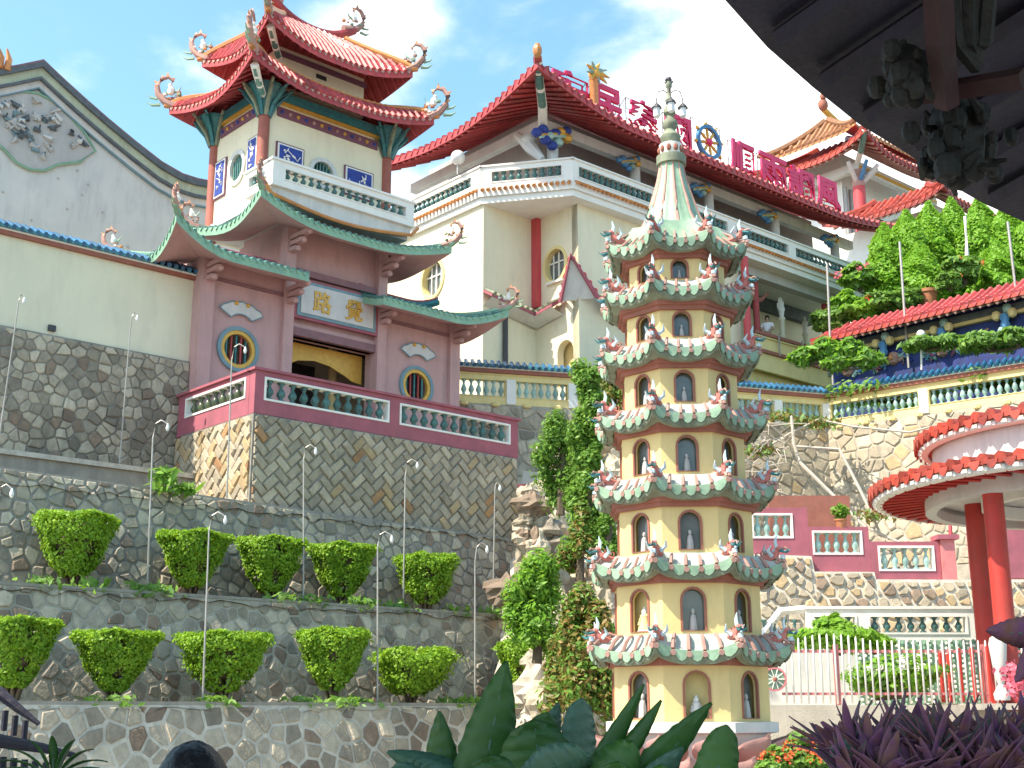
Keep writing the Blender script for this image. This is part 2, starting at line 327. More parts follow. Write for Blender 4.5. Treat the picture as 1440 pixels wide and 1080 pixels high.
def herring(region, a, b, rot=45, jit=0.02):   # interlocking oblong blocks laid aslant
    xs = [p[0] for p in region]; ys = [p[1] for p in region]; cells = []; c, s_ = cos(R(rot)), sin(R(rot)); cx, cy = sum(xs)/len(xs), sum(ys)/len(ys)
    Rr = max(max(xs)-min(xs), max(ys)-min(ys)); n = int(Rr/b)+4; k = round(a/b)
    for i in range(-n, n):
        for j in range(-n, n):
            m = (i-j) % (2*k); rects = []
            if m == 0: rects.append((i*b, j*b, a, b))
            if m == k: rects.append((i*b, (j-k+1)*b, b, a))
            for (x, y, w_, h) in rects:
                q = [(x, y), (x+w_, y), (x+w_, y+h), (x, y+h)]
                q = [(p[0]+random.uniform(-jit, jit), p[1]+random.uniform(-jit, jit)) for p in q]
                q = [(cx+p[0]*c-p[1]*s_, cy+p[0]*s_+p[1]*c) for p in q]
                q = clipto(q, region)
                if len(q) >= 3 and area(q) > 0.2*b*b: cells.append(q)
    return cells
def stonewall(fn, cells, parent, mats, wts, gap=0.02, t=0.05, name='stone', limit=300, tv=0.5):
    """fn(a,b,d): point on the wall, d outwards. every cell becomes one pillow-faced stone"""
    cells = sorted(cells, key=lambda p: -area(p)); rest = MB()
    for k, p in enumerate(cells):
        cx = sum(q[0] for q in p)/len(p); cy = sum(q[1] for q in p)/len(p)
        # drop tiny edges
        pp = [p[i] for i in range(len(p)) if hypot(p[i][0]-p[i-1][0], p[i][1]-p[i-1][1]) > 0.02]
        if len(pp) < 3: continue
        sz = sqrt(abs(area(pp))); s1 = max(0.3, 1-gap*2/sz); s2 = s1*0.97; s3 = s1*random.uniform(0.74, 0.86); tt = t*(1+random.uniform(-tv, tv)); n = len(pp)
        tx, ty = random.uniform(-.05, .05), random.uniform(-.05, .05)
        vs = []
        for sc_, d, tl in ((s1, -0.03, 0), (s2, tt*0.55, .5), (s3, tt, 1)):
            for q in pp:
                dx, dy = (q[0]-cx)*sc_, (q[1]-cy)*sc_
                vs.append(fn(cx+dx, cy+dy, d+tl*(dx*tx+dy*ty)))
        fs = []
        for r in range(2):
            for i in range(n): fs.append((r*n+i, r*n+(i+1) % n, (r+1)*n+(i+1) % n, (r+1)*n+i))
        fs.append(tuple(2*n+i for i in range(n)))
        mi = random.choices(range(len(mats)), wts)[0]
        if k < limit: MB().add(vs, fs).build(name, mats[mi], parent)
        else: rest.mi = mi; rest.add(vs, fs)
    if rest.v: tag(rest.build(name+'_infill', mats, parent), kind='stuff')
# ------------------------------------------------------------------ turned balusters
def lathe_mesh(name, prof, mat_, n=8):
    mb = MB().lathe((0,0,0), prof, n); me = bpy.data.meshes.new(name); me.from_pydata(mb.v, [], mb.f); me.materials.append(mat_)
    me.polygons.foreach_set('use_smooth', [True]*len(mb.f)); me.update(); return me
BPROF = [(0.9,0),(0.9,0.07),(0.45,0.12),(0.5,0.18),(0.95,0.32),(1.0,0.42),(0.75,0.56),(0.38,0.70),(0.35,0.78),(0.6,0.83),(0.4,0.88),(0.9,0.93),(0.9,1.0)]
BAL = {}
def balusters(F2, a0, a1, n, z0, z1, rad, mk, parent, name='baluster'):
    """F2(a)->xy point; n balusters between a0 and a1"""
    if mk not in BAL: BAL[mk] = lathe_mesh('baluster', BPROF, M[mk])
    for i in range(n):
        a = a0+(a1-a0)*(i+0.5)/n; p = F2(a)
        inst(BAL[mk], name, Matrix.Translation((p[0], p[1], z0)) @ Matrix.Diagonal((rad, rad, z1-z0, 1)), parent)
# ------------------------------------------------------------------ leaves
def leafmesh(name, pts, nrm, size, mats, parent=None, sv=0.4, elong=1.6, kind=None, mtx=None, fold=0.25, mi=None, rs=0):
    """pts (n,3), nrm (n,3) leaf facing hints; every leaf is a small folded quad pair"""
    rg = np.random.default_rng(rs+len(pts)); P = np.asarray(pts, float); n = len(P); Nn = np.asarray(nrm, float)+rg.normal(0, .55, (n, 3)); Nn /= np.linalg.norm(Nn, axis=1)[:, None]+1e-9
    A = np.cross(Nn, rg.normal(0, 1, (n, 3))); A /= np.linalg.norm(A, axis=1)[:, None]+1e-9; B = np.cross(Nn, A)
    s = size*(1+rg.uniform(-sv, sv, n))[:, None]
    v0 = P-A*s*elong*.5; v1 = P+B*s*.5+Nn*s*fold*.4; v2 = P+A*s*elong*.5; v3 = P-B*s*.5+Nn*s*fold*.4
    V = np.stack([v0, v1, v2, v3], 1).reshape(-1, 3)
    me = bpy.data.meshes.new(name); me.vertices.add(4*n); me.loops.add(6*n); me.polygons.add(2*n)
    mt = mtx
    if parent is None and mtx is None:
        c = (V.min(0)+V.max(0))/2; c[2] = V[:, 2].min(); V = V-c; mt = Matrix.Translation(Vector(c))
    me.vertices.foreach_set('co', V.ravel())
    b = np.arange(n)[:, None]*4; lp = np.concatenate([b+0, b+1, b+2, b+0, b+2, b+3], 1).ravel()
    me.loops.foreach_set('vertex_index', lp.astype(np.int32)); me.polygons.foreach_set('loop_start', (np.arange(2*n)*3).astype(np.int32)); me.polygons.foreach_set('loop_total', np.full(2*n, 3, np.int32))
    for m in (mats if isinstance(mats, (list, tuple)) else [mats]): me.materials.append(m)
    if mi is not None: me.polygons.foreach_set('material_index', np.repeat(np.asarray(mi, np.int32), 2))
    me.update(calc_edges=True); me.validate(); o = bpy.data.objects.new(name, me); link(o, parent, mt)
    if kind: o['kind'] = kind
    return o
# ================================================================== ground and terraces
mb = MB(); mb.add([(-900,-900,-0.02),(900,-900,-0.02),(900,900,-0.02),(-900,900,-0.02)], [(0,1,2,3)])
struct(mb.build('ground', M['ground'], None, mtx=Matrix()))
def gwall(v0, z0, bat):   # stone face in the gate frame
    return lambda a, b, d: G(a, v0+(b-z0)*bat-d, b)
def terrace(label, v0, z0, z1, u0, u1, size, bat, seed, wts, slope=0.0, t=0.024, mort='mortar', stype='v', mats=None, thick=0.5, gp=0.02):
    random.seed(seed)
    th = thing('retaining_wall', label, 'wall', G((u0+u1)/2, v0, z0))
    fn = gwall(v0, z0, bat); zt = lambda u: z1+slope*(u-0)
    reg = [(u0, z0), (u1, z0), (u1, zt(u1)-0.03), (u0, zt(u0)-0.03)]
    mb = MB(); P = [fn(u0,z0,0), fn(u1,z0,0), fn(u1,zt(u1),0), fn(u0,zt(u0),0)]
    back = Vector(G(0,thick,0))-Vector(G(0,0,0)); mb.extrude(P, back); mb.build('mortar_core', M[mort], th)
    cells = voronoi(reg, size, 0.47, 0.82) if stype == 'v' else herring(reg, size, size*0.5, 45)
    stonewall(fn, cells, th, mats or STONE, wts, gap=gp, t=t, tv=.85)
    return th
terrace('lowest grey rubble stone terrace wall with pale wide mortar joints below the clipped shrubs', -5.0, 0.0, 1.72, -8.2, 7.2, 0.37, 0.26, 3, (6,4,1.5,2.0), mort='mortar_light', gp=.026)
terrace('middle grey stone terrace wall behind the lower row of clipped shrubs', -2.8, 1.5, 3.74, -8.2, 6.9, 0.295, 0.26, 4, (6,3.5,2,2.2), gp=.022)
terrace('upper dark stone terrace wall behind the upper row of clipped shrubs', -0.9, 3.5, 6.02, -8.0, 8.0, 0.285, 0.24, 5, (6,2.5,3.5,1.2), slope=-0.018, mort='mortar_dark')
random.seed(11)
for nm, u0, u1, v0, v1, z in (('lower_planting_bed', -8.2, 7.2, -4.6, -2.0, 1.60), ('middle_planting_bed', -8.2, 7.0, -2.3, 0.0, 3.62), ('upper_ledge_ground', -8.0, 8.1, -0.4, 3.6, 5.8)):
    mb = MB(); nu, nv = 60, 8; vs = [G(u0+(u1-u0)*i/nu, v0+(v1-v0)*j/nv, z+random.uniform(-.05,.07)) for j in range(nv+1) for i in range(nu+1)]
    mb.add(vs, [(j*(nu+1)+i, j*(nu+1)+i+1, (j+1)*(nu+1)+i+1, (j+1)*(nu+1)+i) for j in range(nv) for i in range(nu)])
    o = struct(mb.build(nm, M['soil'], None, smooth=True, mtx=Matrix()))
for v0, z, lab in ((-4.99+0.447, 1.72, 'thin pale concrete coping along the lowest terrace wall top'), (-2.8+0.582, 3.74, 'thin pale concrete coping along the middle terrace wall top')):
    o = MB().box(G, -8.2, 7.0, v0-0.02, v0+0.24, z-0.02, z+0.035).build('coping', M['concrete']); tag(o, lab, 'coping')
# raised channel ledge under the cream boundary wall
th = thing('concrete_channel', 'long dark weathered concrete ledge at the foot of the tall boundary wall', 'ledge', G(-3, 2.6, 6.0))
box1('channel_side', M['concrete'], th, G, -7.5, -0.02, 2.62, 3.0, 5.7, 6.93); box1('channel_lip', M['mortar_light'], th, G, -7.5, -0.02, 2.54, 3.1, 6.93, 7.04)
# ================================================================== cream boundary wall on stone footing
th = thing('boundary_wall', 'tall cream boundary wall with blue tile coping on a dark stone footing, left of the mauve gate', 'wall', G(-3.5, 3.7, 6.8))
random.seed(21)
fn = gwall(3.7, 6.8, 0.0)
box1('footing', M['mortar_dark'], th, G, -7.5, 0.29, 3.7, 4.3, 5.9, 10.08)
stonewall(fn, voronoi([(-7.4,6.8),(0.27,6.8),(0.27,10.05),(-7.4,10.05)], 0.29, 0.42, 0.85), th, STONE, (7,2.5,2.5,0.8), gap=0.012, t=0.035)
box1('plaster', M['creamwall'], th, G, -7.5, 0.29, 3.78, 4.2, 10.08, 12.24)
box1('red_band', M['brick'], th, G, -7.5, 0.29, 3.68, 4.3, 12.24, 12.34); box1('pale_band', M['white'], th, G, -7.5, 0.29, 3.66, 4.32, 12.34, 12.38)
mbv = MB(); mbv.add([G(-7.5,3.6,12.38),G(0.28,3.6,12.38),G(0.28,4.0,12.6),G(-7.5,4.0,12.6),G(-7.5,4.4,12.38),G(0.28,4.4,12.38)], [(0,1,2,3),(3,2,5,4),(0,4,5,1)]); mbv.build('coping_bed', M['bluegreen'], th)
for i in range(42):
    u = -7.4+i*0.186; a = G(u, 3.56, 12.42); b = G(u, 4.0, 12.645)
    MB().tube([a, a.lerp(b, .5)+Vector((0,0,.012)), b], [0.062,0.055,0.062], 6).build('cap_tile', M['bluetile'], th, True)
tag(MB().box(G, -3.35, -3.18, 3.70, 3.80, 10.18, 10.32).build('vent_box', M['darkmetal'], None), 'small dark vent box low on the cream boundary wall', 'vent')
# ================================================================== curved roofs
def curl(th, p, d, size, name='corner_ornament', col=('salmon','mint','white','orange'), seed=0, kind=0):
    """swept dragon-tail finial with flame crest and a little bird of coloured plaster, at roof corner p, pointing d"""
    rg = random.Random(seed); d = Vector(d).normalized(); up = Vector((0,0,1)); s = size; p = Vector(p)
    q = lambda x, z: p+d*x*s+up*z*s
    path = [q(-.5,-.12), q(-.15,-.02), q(.15,.12), q(.38,.38), q(.44,.68), q(.30,.92), q(.08,.98), q(-.06,.84), q(.0,.72)]
    mb = MB(); mb.mi = 0; mb.tube(path, [.15*s,.15*s,.13*s,.11*s,.09*s,.075*s,.06*s,.045*s,.025*s], 7)
    mb.mi = 3
    for k in range(8):    # crest spikes on the outer side
        i = 1+k*0.8; a = path[int(i)]; b = path[min(int(i)+1, 8)]; c = a.lerp(b, i-int(i)); t = (b-a).normalized(); nrm = Vector(t.cross(d.cross(up))).normalized()
        if k < 3: nrm = up
        L_ = (.13 if k % 2 else .20)*s
        side = d.cross(up).normalized()*.03*s
        mb.add([c-t*.07*s+side, c+t*.07*s+side, c+t*.07*s-side, c-t*.07*s-side, c-nrm*(-L_)+t*.05*s], [(0,1,4),(1,2,4),(2,3,4),(3,0,4)])
    mb.mi = 2; mb.lathe0(q(-.02,.50), .13*s, 8, 4, (1,1,1.25)); mb.lathe0(q(.02,.68), .075*s, 7, 4, (1,1,1))
    mb.mi = 1; mb.tube([q(.30,.02), q(.55,.0), q(.72,.10)], [.06*s,.045*s,.01*s], 5); mb.tube([q(.40,.22), q(.62,.26), q(.72,.36)], [.05*s,.035*s,.01*s], 5)
    mb.tube([q(-.06,.42), q(-.25,.50), q(-.33,.66)], [.05*s,.035*s,.008*s], 5)
    mb.mi = 0
    for k in range(11):
        c = q(rg.uniform(-.45,.30), rg.uniform(.08,.50))+d.cross(up)*rg.uniform(-.12,.12)*s; mb.mi = rg.choice((0,1,2,3)); mb.lathe0(c, rg.uniform(.05,.09)*s, 6, 3, (1,1,.8))
    mb.build(name, [M[c] for c in col], th, True)
def roof(F, th, o_, i_, ze, zi, liftL, liftR, lc, sides, pitch, r, mt, th_=0.12, push=0.25, soff='redsoff', fasc='mint', rafters=0, rafmat=None, hips=True, hipmat=None, tips=None, tipsz=0.7, backlift=None, rollname='tile_row', power=1.35, capmat=None, drip=True, cpw=2.0, bead=None):
    """F frame; o_=(u0,u1,v0,v1) eave rectangle, i_ = inner (upper) rectangle; returns the roof part"""
    u0,u1,v0,v1 = o_; a0,a1,b0,b1 = i_; bl = liftR if backlift is None else backlift
    S = {'front': (u1-u0, b0-v0, a0-u0, u1-a1, liftL, liftR, lambda a, d: (u0+a, v0+d)),
         'left':  (v1-v0, a0-u0, b0-v0, v1-b1, liftL, bl,    lambda a, d: (u0+d, v0+a)),
         'right': (v1-v0, u1-a1, b0-v0, v1-b1, liftR, bl,    lambda a, d: (u1-d, v0+a)),
         'back':  (u1-u0, v1-b1, a0-u0, u1-a1, bl, bl,    lambda a, d: (u0+a, v1-d))}
    def mk(side):
        Ln, D, hl, hr, lL, lR, mp = S[side]
        def pt(a, t, dz=0.0, down=0.0):
            al = a-hl*t; ar = (Ln-hr*t)-a
            cl = max(0, 1-al/lc)**cpw if lL else 0; cr = max(0, 1-ar/lc)**cpw if lR else 0
            k = (1-t)**1.5; z = ze+(zi-ze)*t**power+(lL*cl+lR*cr)*k+dz
            aa = a-(push*cl*k if lL else 0)+(push*cr*k if lR else 0); dd = D*t-push*(cl+cr)*k
            u, v = mp(aa, dd); return F(u, v, z)
        return Ln, D, hl, hr, pt
    rf = None; nt_ = 6
    for side in sides:
        Ln, D, hl, hr, pt = mk(side); na = max(10, int(Ln/0.35))
        # uneven sampling, finer near corners
        def A(i, t):
            lo, hi = hl*t, Ln-hr*t; x = i/na; return lo+(hi-lo)*x
        mb = MB(); vs = []; 
        for dz in (0.0, -th_):
            for j in range(nt_+1):
                for i in range(na+1): vs.append(pt(A(i, j/nt_), j/nt_, dz))
        K = (nt_+1)*(na+1); fs = []; q = lambda i, j, k: k*K+j*(na+1)+i
        for j in range(nt_):
            for i in range(na): fs.append((q(i,j,0), q(i+1,j,0), q(i+1,j+1,0), q(i,j+1,0)))
        nf0 = len(fs)
        for j in range(nt_):
            for i in range(na): fs.append((q(i,j+1,1), q(i+1,j+1,1), q(i+1,j,1), q(i,j,1)))
        nf1 = len(fs)
        for i in range(na): fs.append((q(i,0,1), q(i+1,0,1), q(i+1,0,0), q(i,0,0)))
        for j in range(nt_):
            fs.append((q(0,j,0), q(0,j+1,0), q(0,j+1,1), q(0,j,1))); fs.append((q(na,j,1), q(na,j+1,1), q(na,j+1,0), q(na,j,0)))
        mb.add(vs, fs); mb.m = [0]*nf0+[1]*(nf1-nf0)+[2]*(len(fs)-nf1)
        o = mb.build('roof' if rf is None else 'roof_slope', [M[mt], M[soff], M[fasc]], th if rf is None else rf, True)
        if rf is None: rf = o
        n = int(Ln/pitch); 
        for k in range(n+1):
            a = (Ln-n*pitch)/2+k*pitch
            tm = 1.0
            if hl > 0: tm = min(tm, a/hl)
            if hr > 0: tm = min(tm, (Ln-a)/hr)
            if tm < 0.1: continue
            slen = D*tm; st = max(3, int(slen/0.32)); path = []; rs = []
            for j in range(st+1):
                t = tm*j/st; path.append(pt(a, t, r*0.25)); rs.append(r*1.04)
                if j < st: path.append(pt(a, tm*(j+0.93)/st, r*0.25)); rs.append(r*0.84)
            mb = MB(); mb.tube(path, rs, 6, cap=True); mb.build(rollname, M[mt], rf, True)
        if drip:
            mb = MB()
            for k in range(n):
                a = (Ln-n*pitch)/2+(k+0.5)*pitch; h = pitch*0.33
                A_ = pt(a-h, 0, 0.01); B_ = pt(a+h, 0, 0.01); C_ = pt(a, 0, -pitch*0.42); Ov = (pt(a,0)-pt(a,0.05)); Ov.z = 0; Ov = Ov.normalized()*0.025
                mb.add([A_+Ov, B_+Ov, C_+Ov*1.5, A_-Ov, B_-Ov, C_-Ov*.2], [(0,1,2),(5,4,3),(0,3,4,1),(1,4,5,2),(2,5,3,0)])
            tag(mb.build('drip_tile', M[capmat or mt], rf), kind='stuff')
        if bead:
            nb_ = int(Ln/.11); MB().tube([pt(hl*.3+(Ln-(hl+hr)*.3)*q_/nb_, .30, r*1.2) for q_ in range(nb_+1)], [.05 if q_ % 2 else .028 for q_ in range(nb_+1)], 6).build('bead_course', M[bead], rf, True)
        if rafters:
            nr = int(Ln/rafters)
            for k in range(nr+1):
                a = (Ln-nr*rafters)/2+k*rafters; tm = 1.0
                if hl > 0: tm = min(tm, a/hl)
                if hr > 0: tm = min(tm, (Ln-a)/hr)
                if tm < 0.15: continue
                MB().tube([pt(a, 0.02, -th_-r*.5), pt(a, tm*.5, -th_-r*.5), pt(a, tm, -th_-r*.5)], r*0.62, 4).build('rafter', M[rafmat or soff], rf)
    if hips:
        for (sd, end, key) in (('left',0,'fl'),('right',0,'fr'),('left',1,'bl'),('right',1,'br')):
            if sd not in sides: continue
            Ln, D, hl, hr, pt = mk(sd)
            if (hl if end == 0 else hr) <= 0: continue
            path = []
            for j in range(9):
                t = 1-j/8; a = hl*t if end == 0 else Ln-hr*t; path.append(pt(a, t, r*1.2))
            dr = (path[-1]-path[-2]); 
            path.append(path[-1]+dr.normalized()*0.18+Vector((0,0,0.07)))
            MB().tube(path, [r*1.5]*9+[r*0.9], 7).build('hip_ridge', M[hipmat or mt], rf, True)
            if tips and key in tips:
                dd = Vector((dr.x, dr.y, 0)); curl(rf, path[-2], dd, tipsz, seed=hash(key) % 99 if False else len(key)+int(abs(ze)*10))
    return rf
def bracket(th, F, u, v, z, n=3, s=0.34, m='mauve', dirv=-1):
    mb = MB()
    for k in range(n):
        mb.box(F, u-.09, u+.09, v+dirv*(s*(k+1)), v+0.02, z+k*0.17, z+k*0.17+0.11)
        e = F(u, v+dirv*(s*(k+1)), z+k*0.17+0.04); mb.lathe0(e, .09, 7, 4, (1,1,1))
    mb.build('bracket', M[m], th, False)
# ================================================================== gate terrace: stone base and rose parapet
th = thing('gate_terrace', 'stone faced terrace with dusty rose balustrade in front of the mauve gate', 'terrace', G(4, 0, 5.8))
random.seed(31)
mb = MB(); mb.box(G, 0, 8.0, 0.0, 3.38, 5.6, 8.10); mb.build('stone_core', M['mortar_dark'], th)
fn = lambda a, b, d: G(a, -d, b)
stonewall(fn, herring([(0.03,5.8),(7.97,5.8),(7.97,8.08),(0.03,8.08)], 0.42, 0.21, 45, 0.018), th, STONEW, (0.6,3,6,0.25), gap=0.014, t=0.045)
fn2 = lambda a, b, d: G(-d, a, b)
stonewall(lambda a, b, d: fn2(-a, b, d), herring([(-3.6,6.0),(-0.05,6.0),(-0.05,8.06),(-3.6,8.06)], 0.42, 0.21, 45, 0.018), th, STONEW, (2.6,6,0.8,0.4), gap=0.014, t=0.045, name='stone')
def parapet(th, F2, L_, z0, panels, mats, zb0, zb1, zt, thick=0.24, rad=0.075, bal='baluster', nb=0.30, frame=0.05, cap=0.06):
    """F2(a, d, z) point; panels = [(a0,a1)] openings"""
    class FF:  # frame wrapper so that boxes can be laid along the run
        def __call__(s, u, v, z): return F2(u, v, z)
    f = FF(); mk, mf = mats
    xs = [0]+[x for p in panels for x in p]+[L_]
    mb = MB(); mb.box(f, 0, L_, 0, thick, z0, zb0-0.002); mb.box(f, 0, L_, 0, thick, zb1+0.002, zt-0.062)
    for i in range(0, len(xs), 2): mb.box(f, xs[i], xs[i+1], 0.001, thick-0.001, zb0-0.002, zb1+0.002)
    mb.build('parapet_wall', M[mk], th); MB().box(f, -cap, L_+cap, -cap, thick+cap, zt-0.06, zt).build('handrail', M[mk], th)
    for (p0, p1) in panels:
        mb = MB(); fr = frame
        for (x0,x1,y0,y1) in ((p0,p1,zb0,zb0+fr),(p0,p1,zb1-fr,zb1),(p0,p0+fr,zb0+fr,zb1-fr),(p1-fr,p1,zb0+fr,zb1-fr)): mb.box(f, x0, x1, -0.02, thick-.03, y0, y1)
        mb.build('panel_frame', M[mf], th)
        n = max(2, round((p1-p0-2*fr)/nb)); balusters(lambda a: F2(a, thick/2, 0), p0+fr, p1-fr, n, zb0+fr, zb1-fr, rad, bal, th)
parapet(th, lambda a, d, z: G(a, d, z), 8.02, 8.08, [(0.24,3.76),(4.08,7.74)], ('pinkred','white'), 8.42, 8.97, 9.16, nb=0.315, rad=0.105)
parapet(th, lambda a, d, z: G(d, 0.25+a, z), 3.35, 8.08, [(0.14,2.98)], ('pinkred','white'), 8.50, 8.99, 9.16, nb=0.36, rad=0.10, bal='mixglaze')
# ================================================================== the mauve gate
g = thing('gate_house', 'mauve two-tier gate house with green curved roofs and pale inscription board', 'gate', G(4.5, 3.4, 8.1))
WV = 3.4
fnw = lambda v0: (lambda a, b, d: G(a, v0+d, b))
for (u0, u1, cu, zt) in ((0.3, 2.95, 1.42, 12.75), (5.75, 8.65, 7.18, 12.75)):
    mb = MB(); mb.panel(fnw(WV), [(u0,8.0),(u1,8.0),(u1,zt),(u0,zt)], [circ(cu, 10.55, 0.47)], 0.25); mb.build('wall', M['mauve'], g)
    wn = MB(); ringmesh(wn, fnw(WV), circ(cu,10.55,0.60), circ(cu,10.55,0.50), -0.07, 0.02); o = wn.build('window', M['greyblue'], g, True)
    mb = MB(); ringmesh(mb, fnw(WV), circ(cu,10.55,0.498), circ(cu,10.55,0.40), -0.045, 0.06); mb.build('frame', M['gold'], o, True)
    for k in range(5): 
        x = cu-0.28+0.14*k; h = sqrt(max(0.01, .42**2-(x-cu)**2)); MB().tube([G(x, WV+.08, 10.55-h), G(x, WV+.08, 10.55+h)], 0.028, 6).build('bar', M['bluegreen'] if k % 2 == 0 else M['redsoff'], o)
    # fan plaque with folded ribs
    rb = []; c0 = (cu+.03, 11.18)
    for k in range(11):
        t = R(145-110*k/10); rr = 0.78+(0.015 if k % 2 else -.015); rb.append((c0[0]+rr*cos(t), c0[1]+rr*0.78*sin(t)+0.02))
    for k in range(11):
        t = R(35+110*k/10); rb.append((c0[0]+.36*cos(t), c0[1]+.36*sin(t)*.85))
    mb = MB(); mb.extrude([G(a, WV-0.003, b) for a, b in rb], G(0,-0.07,0)-G(0,0,0)); pq = mb.build('fan_plaque', M['plaque'], g)
    mb = MB(); mb.tube([G(a, WV-.075, b) for a, b in rb+rb[:1]], 0.018, 5); mb.build('fan_edge', M['greyblue'], pq)
    for k in (-1,1): MB().lathe0(G(cu+.03+k*.17, WV-.08, 11.75), .06, 8, 4, (1,.3 if False else 1,1)).build('gilt_mark', M['gold'], pq)
# centre bay
mb = MB(); mb.panel(fnw(WV+0.12), [(2.95,8.0),(3.0,8.0),(3.0,11.28),(5.70,11.28),(5.70,8.0),(5.75,8.0),(5.75,14.4),(2.95,14.4)], [], 0.3); mb.build('wall', M['mauve'], g)
for (a, b, zt) in ((0.26,0.62,12.9),(2.68,2.98,14.3),(5.72,6.02,14.3),(8.34,8.70,12.9)): box1('pilaster', M['mauve'], g, G, a, b, WV-0.12, WV+0.2, 8.0, zt)
box1('lintel', M['mauve_dark'], g, G, 2.98, 5.72, WV-0.03, WV+0.3, 11.28, 11.50); box1('lintel_band', M['mauve'], g, G, 2.98, 5.72, WV+0.03, WV+0.28, 11.50, 11.62)
box1('top_band', M['mauve_dark'], g, G, 2.98, 5.72, WV-0.02, WV+0.28, 12.98, 13.16)
for zz in (12.25,): 
    for (a, b) in ((0.62,2.68),(6.02,8.34)): box1('cornice_band', M['mauve_dark'], g, G, a, b, WV-0.05, WV+0.02, zz, zz+0.09)
for (a, b) in ((0.28,0.34),(8.62,8.68)): box1('side_wall', M['mauve'], g, G, a, b, WV+0.2, 6.2, 8.0, 12.9)
box1('side_wall', M['mauve'], g, G, 2.90, 2.96, WV+0.2, 6.2, 12.5, 14.4); box1('side_wall', M['mauve'], g, G, 5.74, 5.80, WV+0.2, 6.2, 12.5, 14.4)
box1('upper_wall', M['mauve'], g, G, 2.97, 5.73, WV+0.44, 6.1, 13.6, 14.7)
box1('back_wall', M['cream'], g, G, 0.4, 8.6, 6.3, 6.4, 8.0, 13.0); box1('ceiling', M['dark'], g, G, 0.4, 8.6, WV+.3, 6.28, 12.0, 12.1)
box1('floor_slab', M['grey'], g, G, 0.1, 8.9, WV-.1, 6.4, 7.9, 8.09)
# inscription board
bd = MB().box(G, 2.99, 5.71, WV-0.10, WV-0.004, 11.74, 12.86).build('inscription_board', M['signred'] if False else M['pinkred'], g)
MB().box(G, 3.07, 5.63, WV-0.13, WV-0.102, 11.81, 12.80).build('board_border', M['greyblue'], bd); MB().box(G, 3.17, 5.53, WV-0.15, WV-0.132, 11.90, 12.71).build('board_face', M['plaque'], bd)
def text_mesh(ch, size, depth, wt=0.0):
    c = bpy.data.curves.new('glyph', 'FONT'); c.body = ch; c.size = size; c.extrude = depth; c.offset = wt; c.align_x = 'CENTER'; c.align_y = 'CENTER'
    o = bpy.data.objects.new('glyph', c); COL.objects.link(o); dg = bpy.context.evaluated_depsgraph_get(); dg.update()
    me = bpy.data.meshes.new_from_object(o.evaluated_get(dg)); bpy.data.objects.remove(o); bpy.data.curves.remove(c)
    A = np.empty(len(me.vertices)*3); me.vertices.foreach_get('co', A); A = A.reshape(-1,3); c = (A.min(0)+A.max(0))/2; A -= c; me.vertices.foreach_set('co', A.ravel()); me.update()
    return me, (A.max(0)-A.min(0))
def put_text(name, ch, F, u, v, z, h, w_, depth, mt, parent=None, wt=0.0):
    me, sz = text_mesh(ch, 1.0, 0.5, wt); me.materials.clear(); me.materials.append(mt)
    X = F.U; Z = Vector((0,0,1)); Y = -F.V   # glyph x -> U, y -> up, z -> towards the viewer
    m = Matrix(((X.x*w_/sz[0], 0, Y.x*depth/sz[2], F(u,v,z).x), (X.y*w_/sz[0], 0, Y.y*depth/sz[2], F(u,v,z).y), (0, h/sz[1], 0, z), (0,0,0,1)))
    me.transform(m); me.name = name; o = bpy.data.objects.new(name, me)
    return o
for ch, u in (('路', 3.83), ('覺', 4.87)):
    link(put_text('inscription_character', ch, G, u, WV-0.165, 12.30, 0.60, 0.58, 0.03, M['gold'], wt=0.014), bd)
# interior seen through the doorway: yellow valance, pillars, altar clutter
pts = [(3.02,11.26)]+[(3.02,10.75),(3.25,10.62),(3.6,10.78),(4.1,10.86),(4.6,10.80),(5.1,10.62),(5.35,10.5),(5.68,10.45),(5.68,11.26)]
MB().extrude([G(a, WV+0.55, b) for a, b in pts], G(0,.05,0)-G(0,0,0)).build('valance', M['gold'], g)
for u in (3.55, 5.35): MB().lathe(G(u, WV+1.5, 8.1), [(.14,0),(.14,3.6)], 12).build('inner_pillar', M['yellow'], g, True)
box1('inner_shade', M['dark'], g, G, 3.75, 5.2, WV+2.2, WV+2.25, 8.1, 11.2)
for u, c in ((4.0,'signred'),(4.35,'gold'),(4.7,'signred')): MB().lathe(G(u, WV+0.9, 8.1), [(.16,0),(.2,.3),(.12,.6),(.16,.85),(.05,1.0)], 8).build('altar_vessel', M[c], g, True)
# wing roofs and upper roof of the gate
rk = dict(pitch=0.20, r=0.062, mt='gtile', soff='mauve', fasc='gpale', th_=0.21, capmat='gpale', hipmat='gpale')
roof(G, g, (-0.95,2.75,2.25,5.2), (0.35,2.75,3.55,3.9), 12.60, 13.00, 0.55, 0, 1.5, ('front','left'), tips=('fl','bl'), tipsz=0.62, backlift=0.45, **rk)
roof(G, g, (5.15,9.22,2.25,5.2), (5.15,8.3,3.55,3.9), 12.50, 12.90, 0, 0.5, 1.5, ('front','right'), tips=('fr','br'), tipsz=0.62, backlift=0.45, **rk)
roof(G, g, (1.3,7.05,2.25,5.4), (2.4,6.2,3.35,5.0), 14.02, 14.45, 0.42, 0.42, 2.2, ('front','left','right'), tips=('fl','fr','bl','br'), tipsz=0.66, backlift=0.4, **rk)
for (u, v, z) in ((0.44,WV-.12,12.15),(2.83,WV-.12,12.05),(5.87,WV-.12,12.1),(8.52,WV-.12,12.05),(2.83,WV-.12,13.5),(5.87,WV-.12,13.5)): bracket(g, G, u, v, z, 3, 0.28)
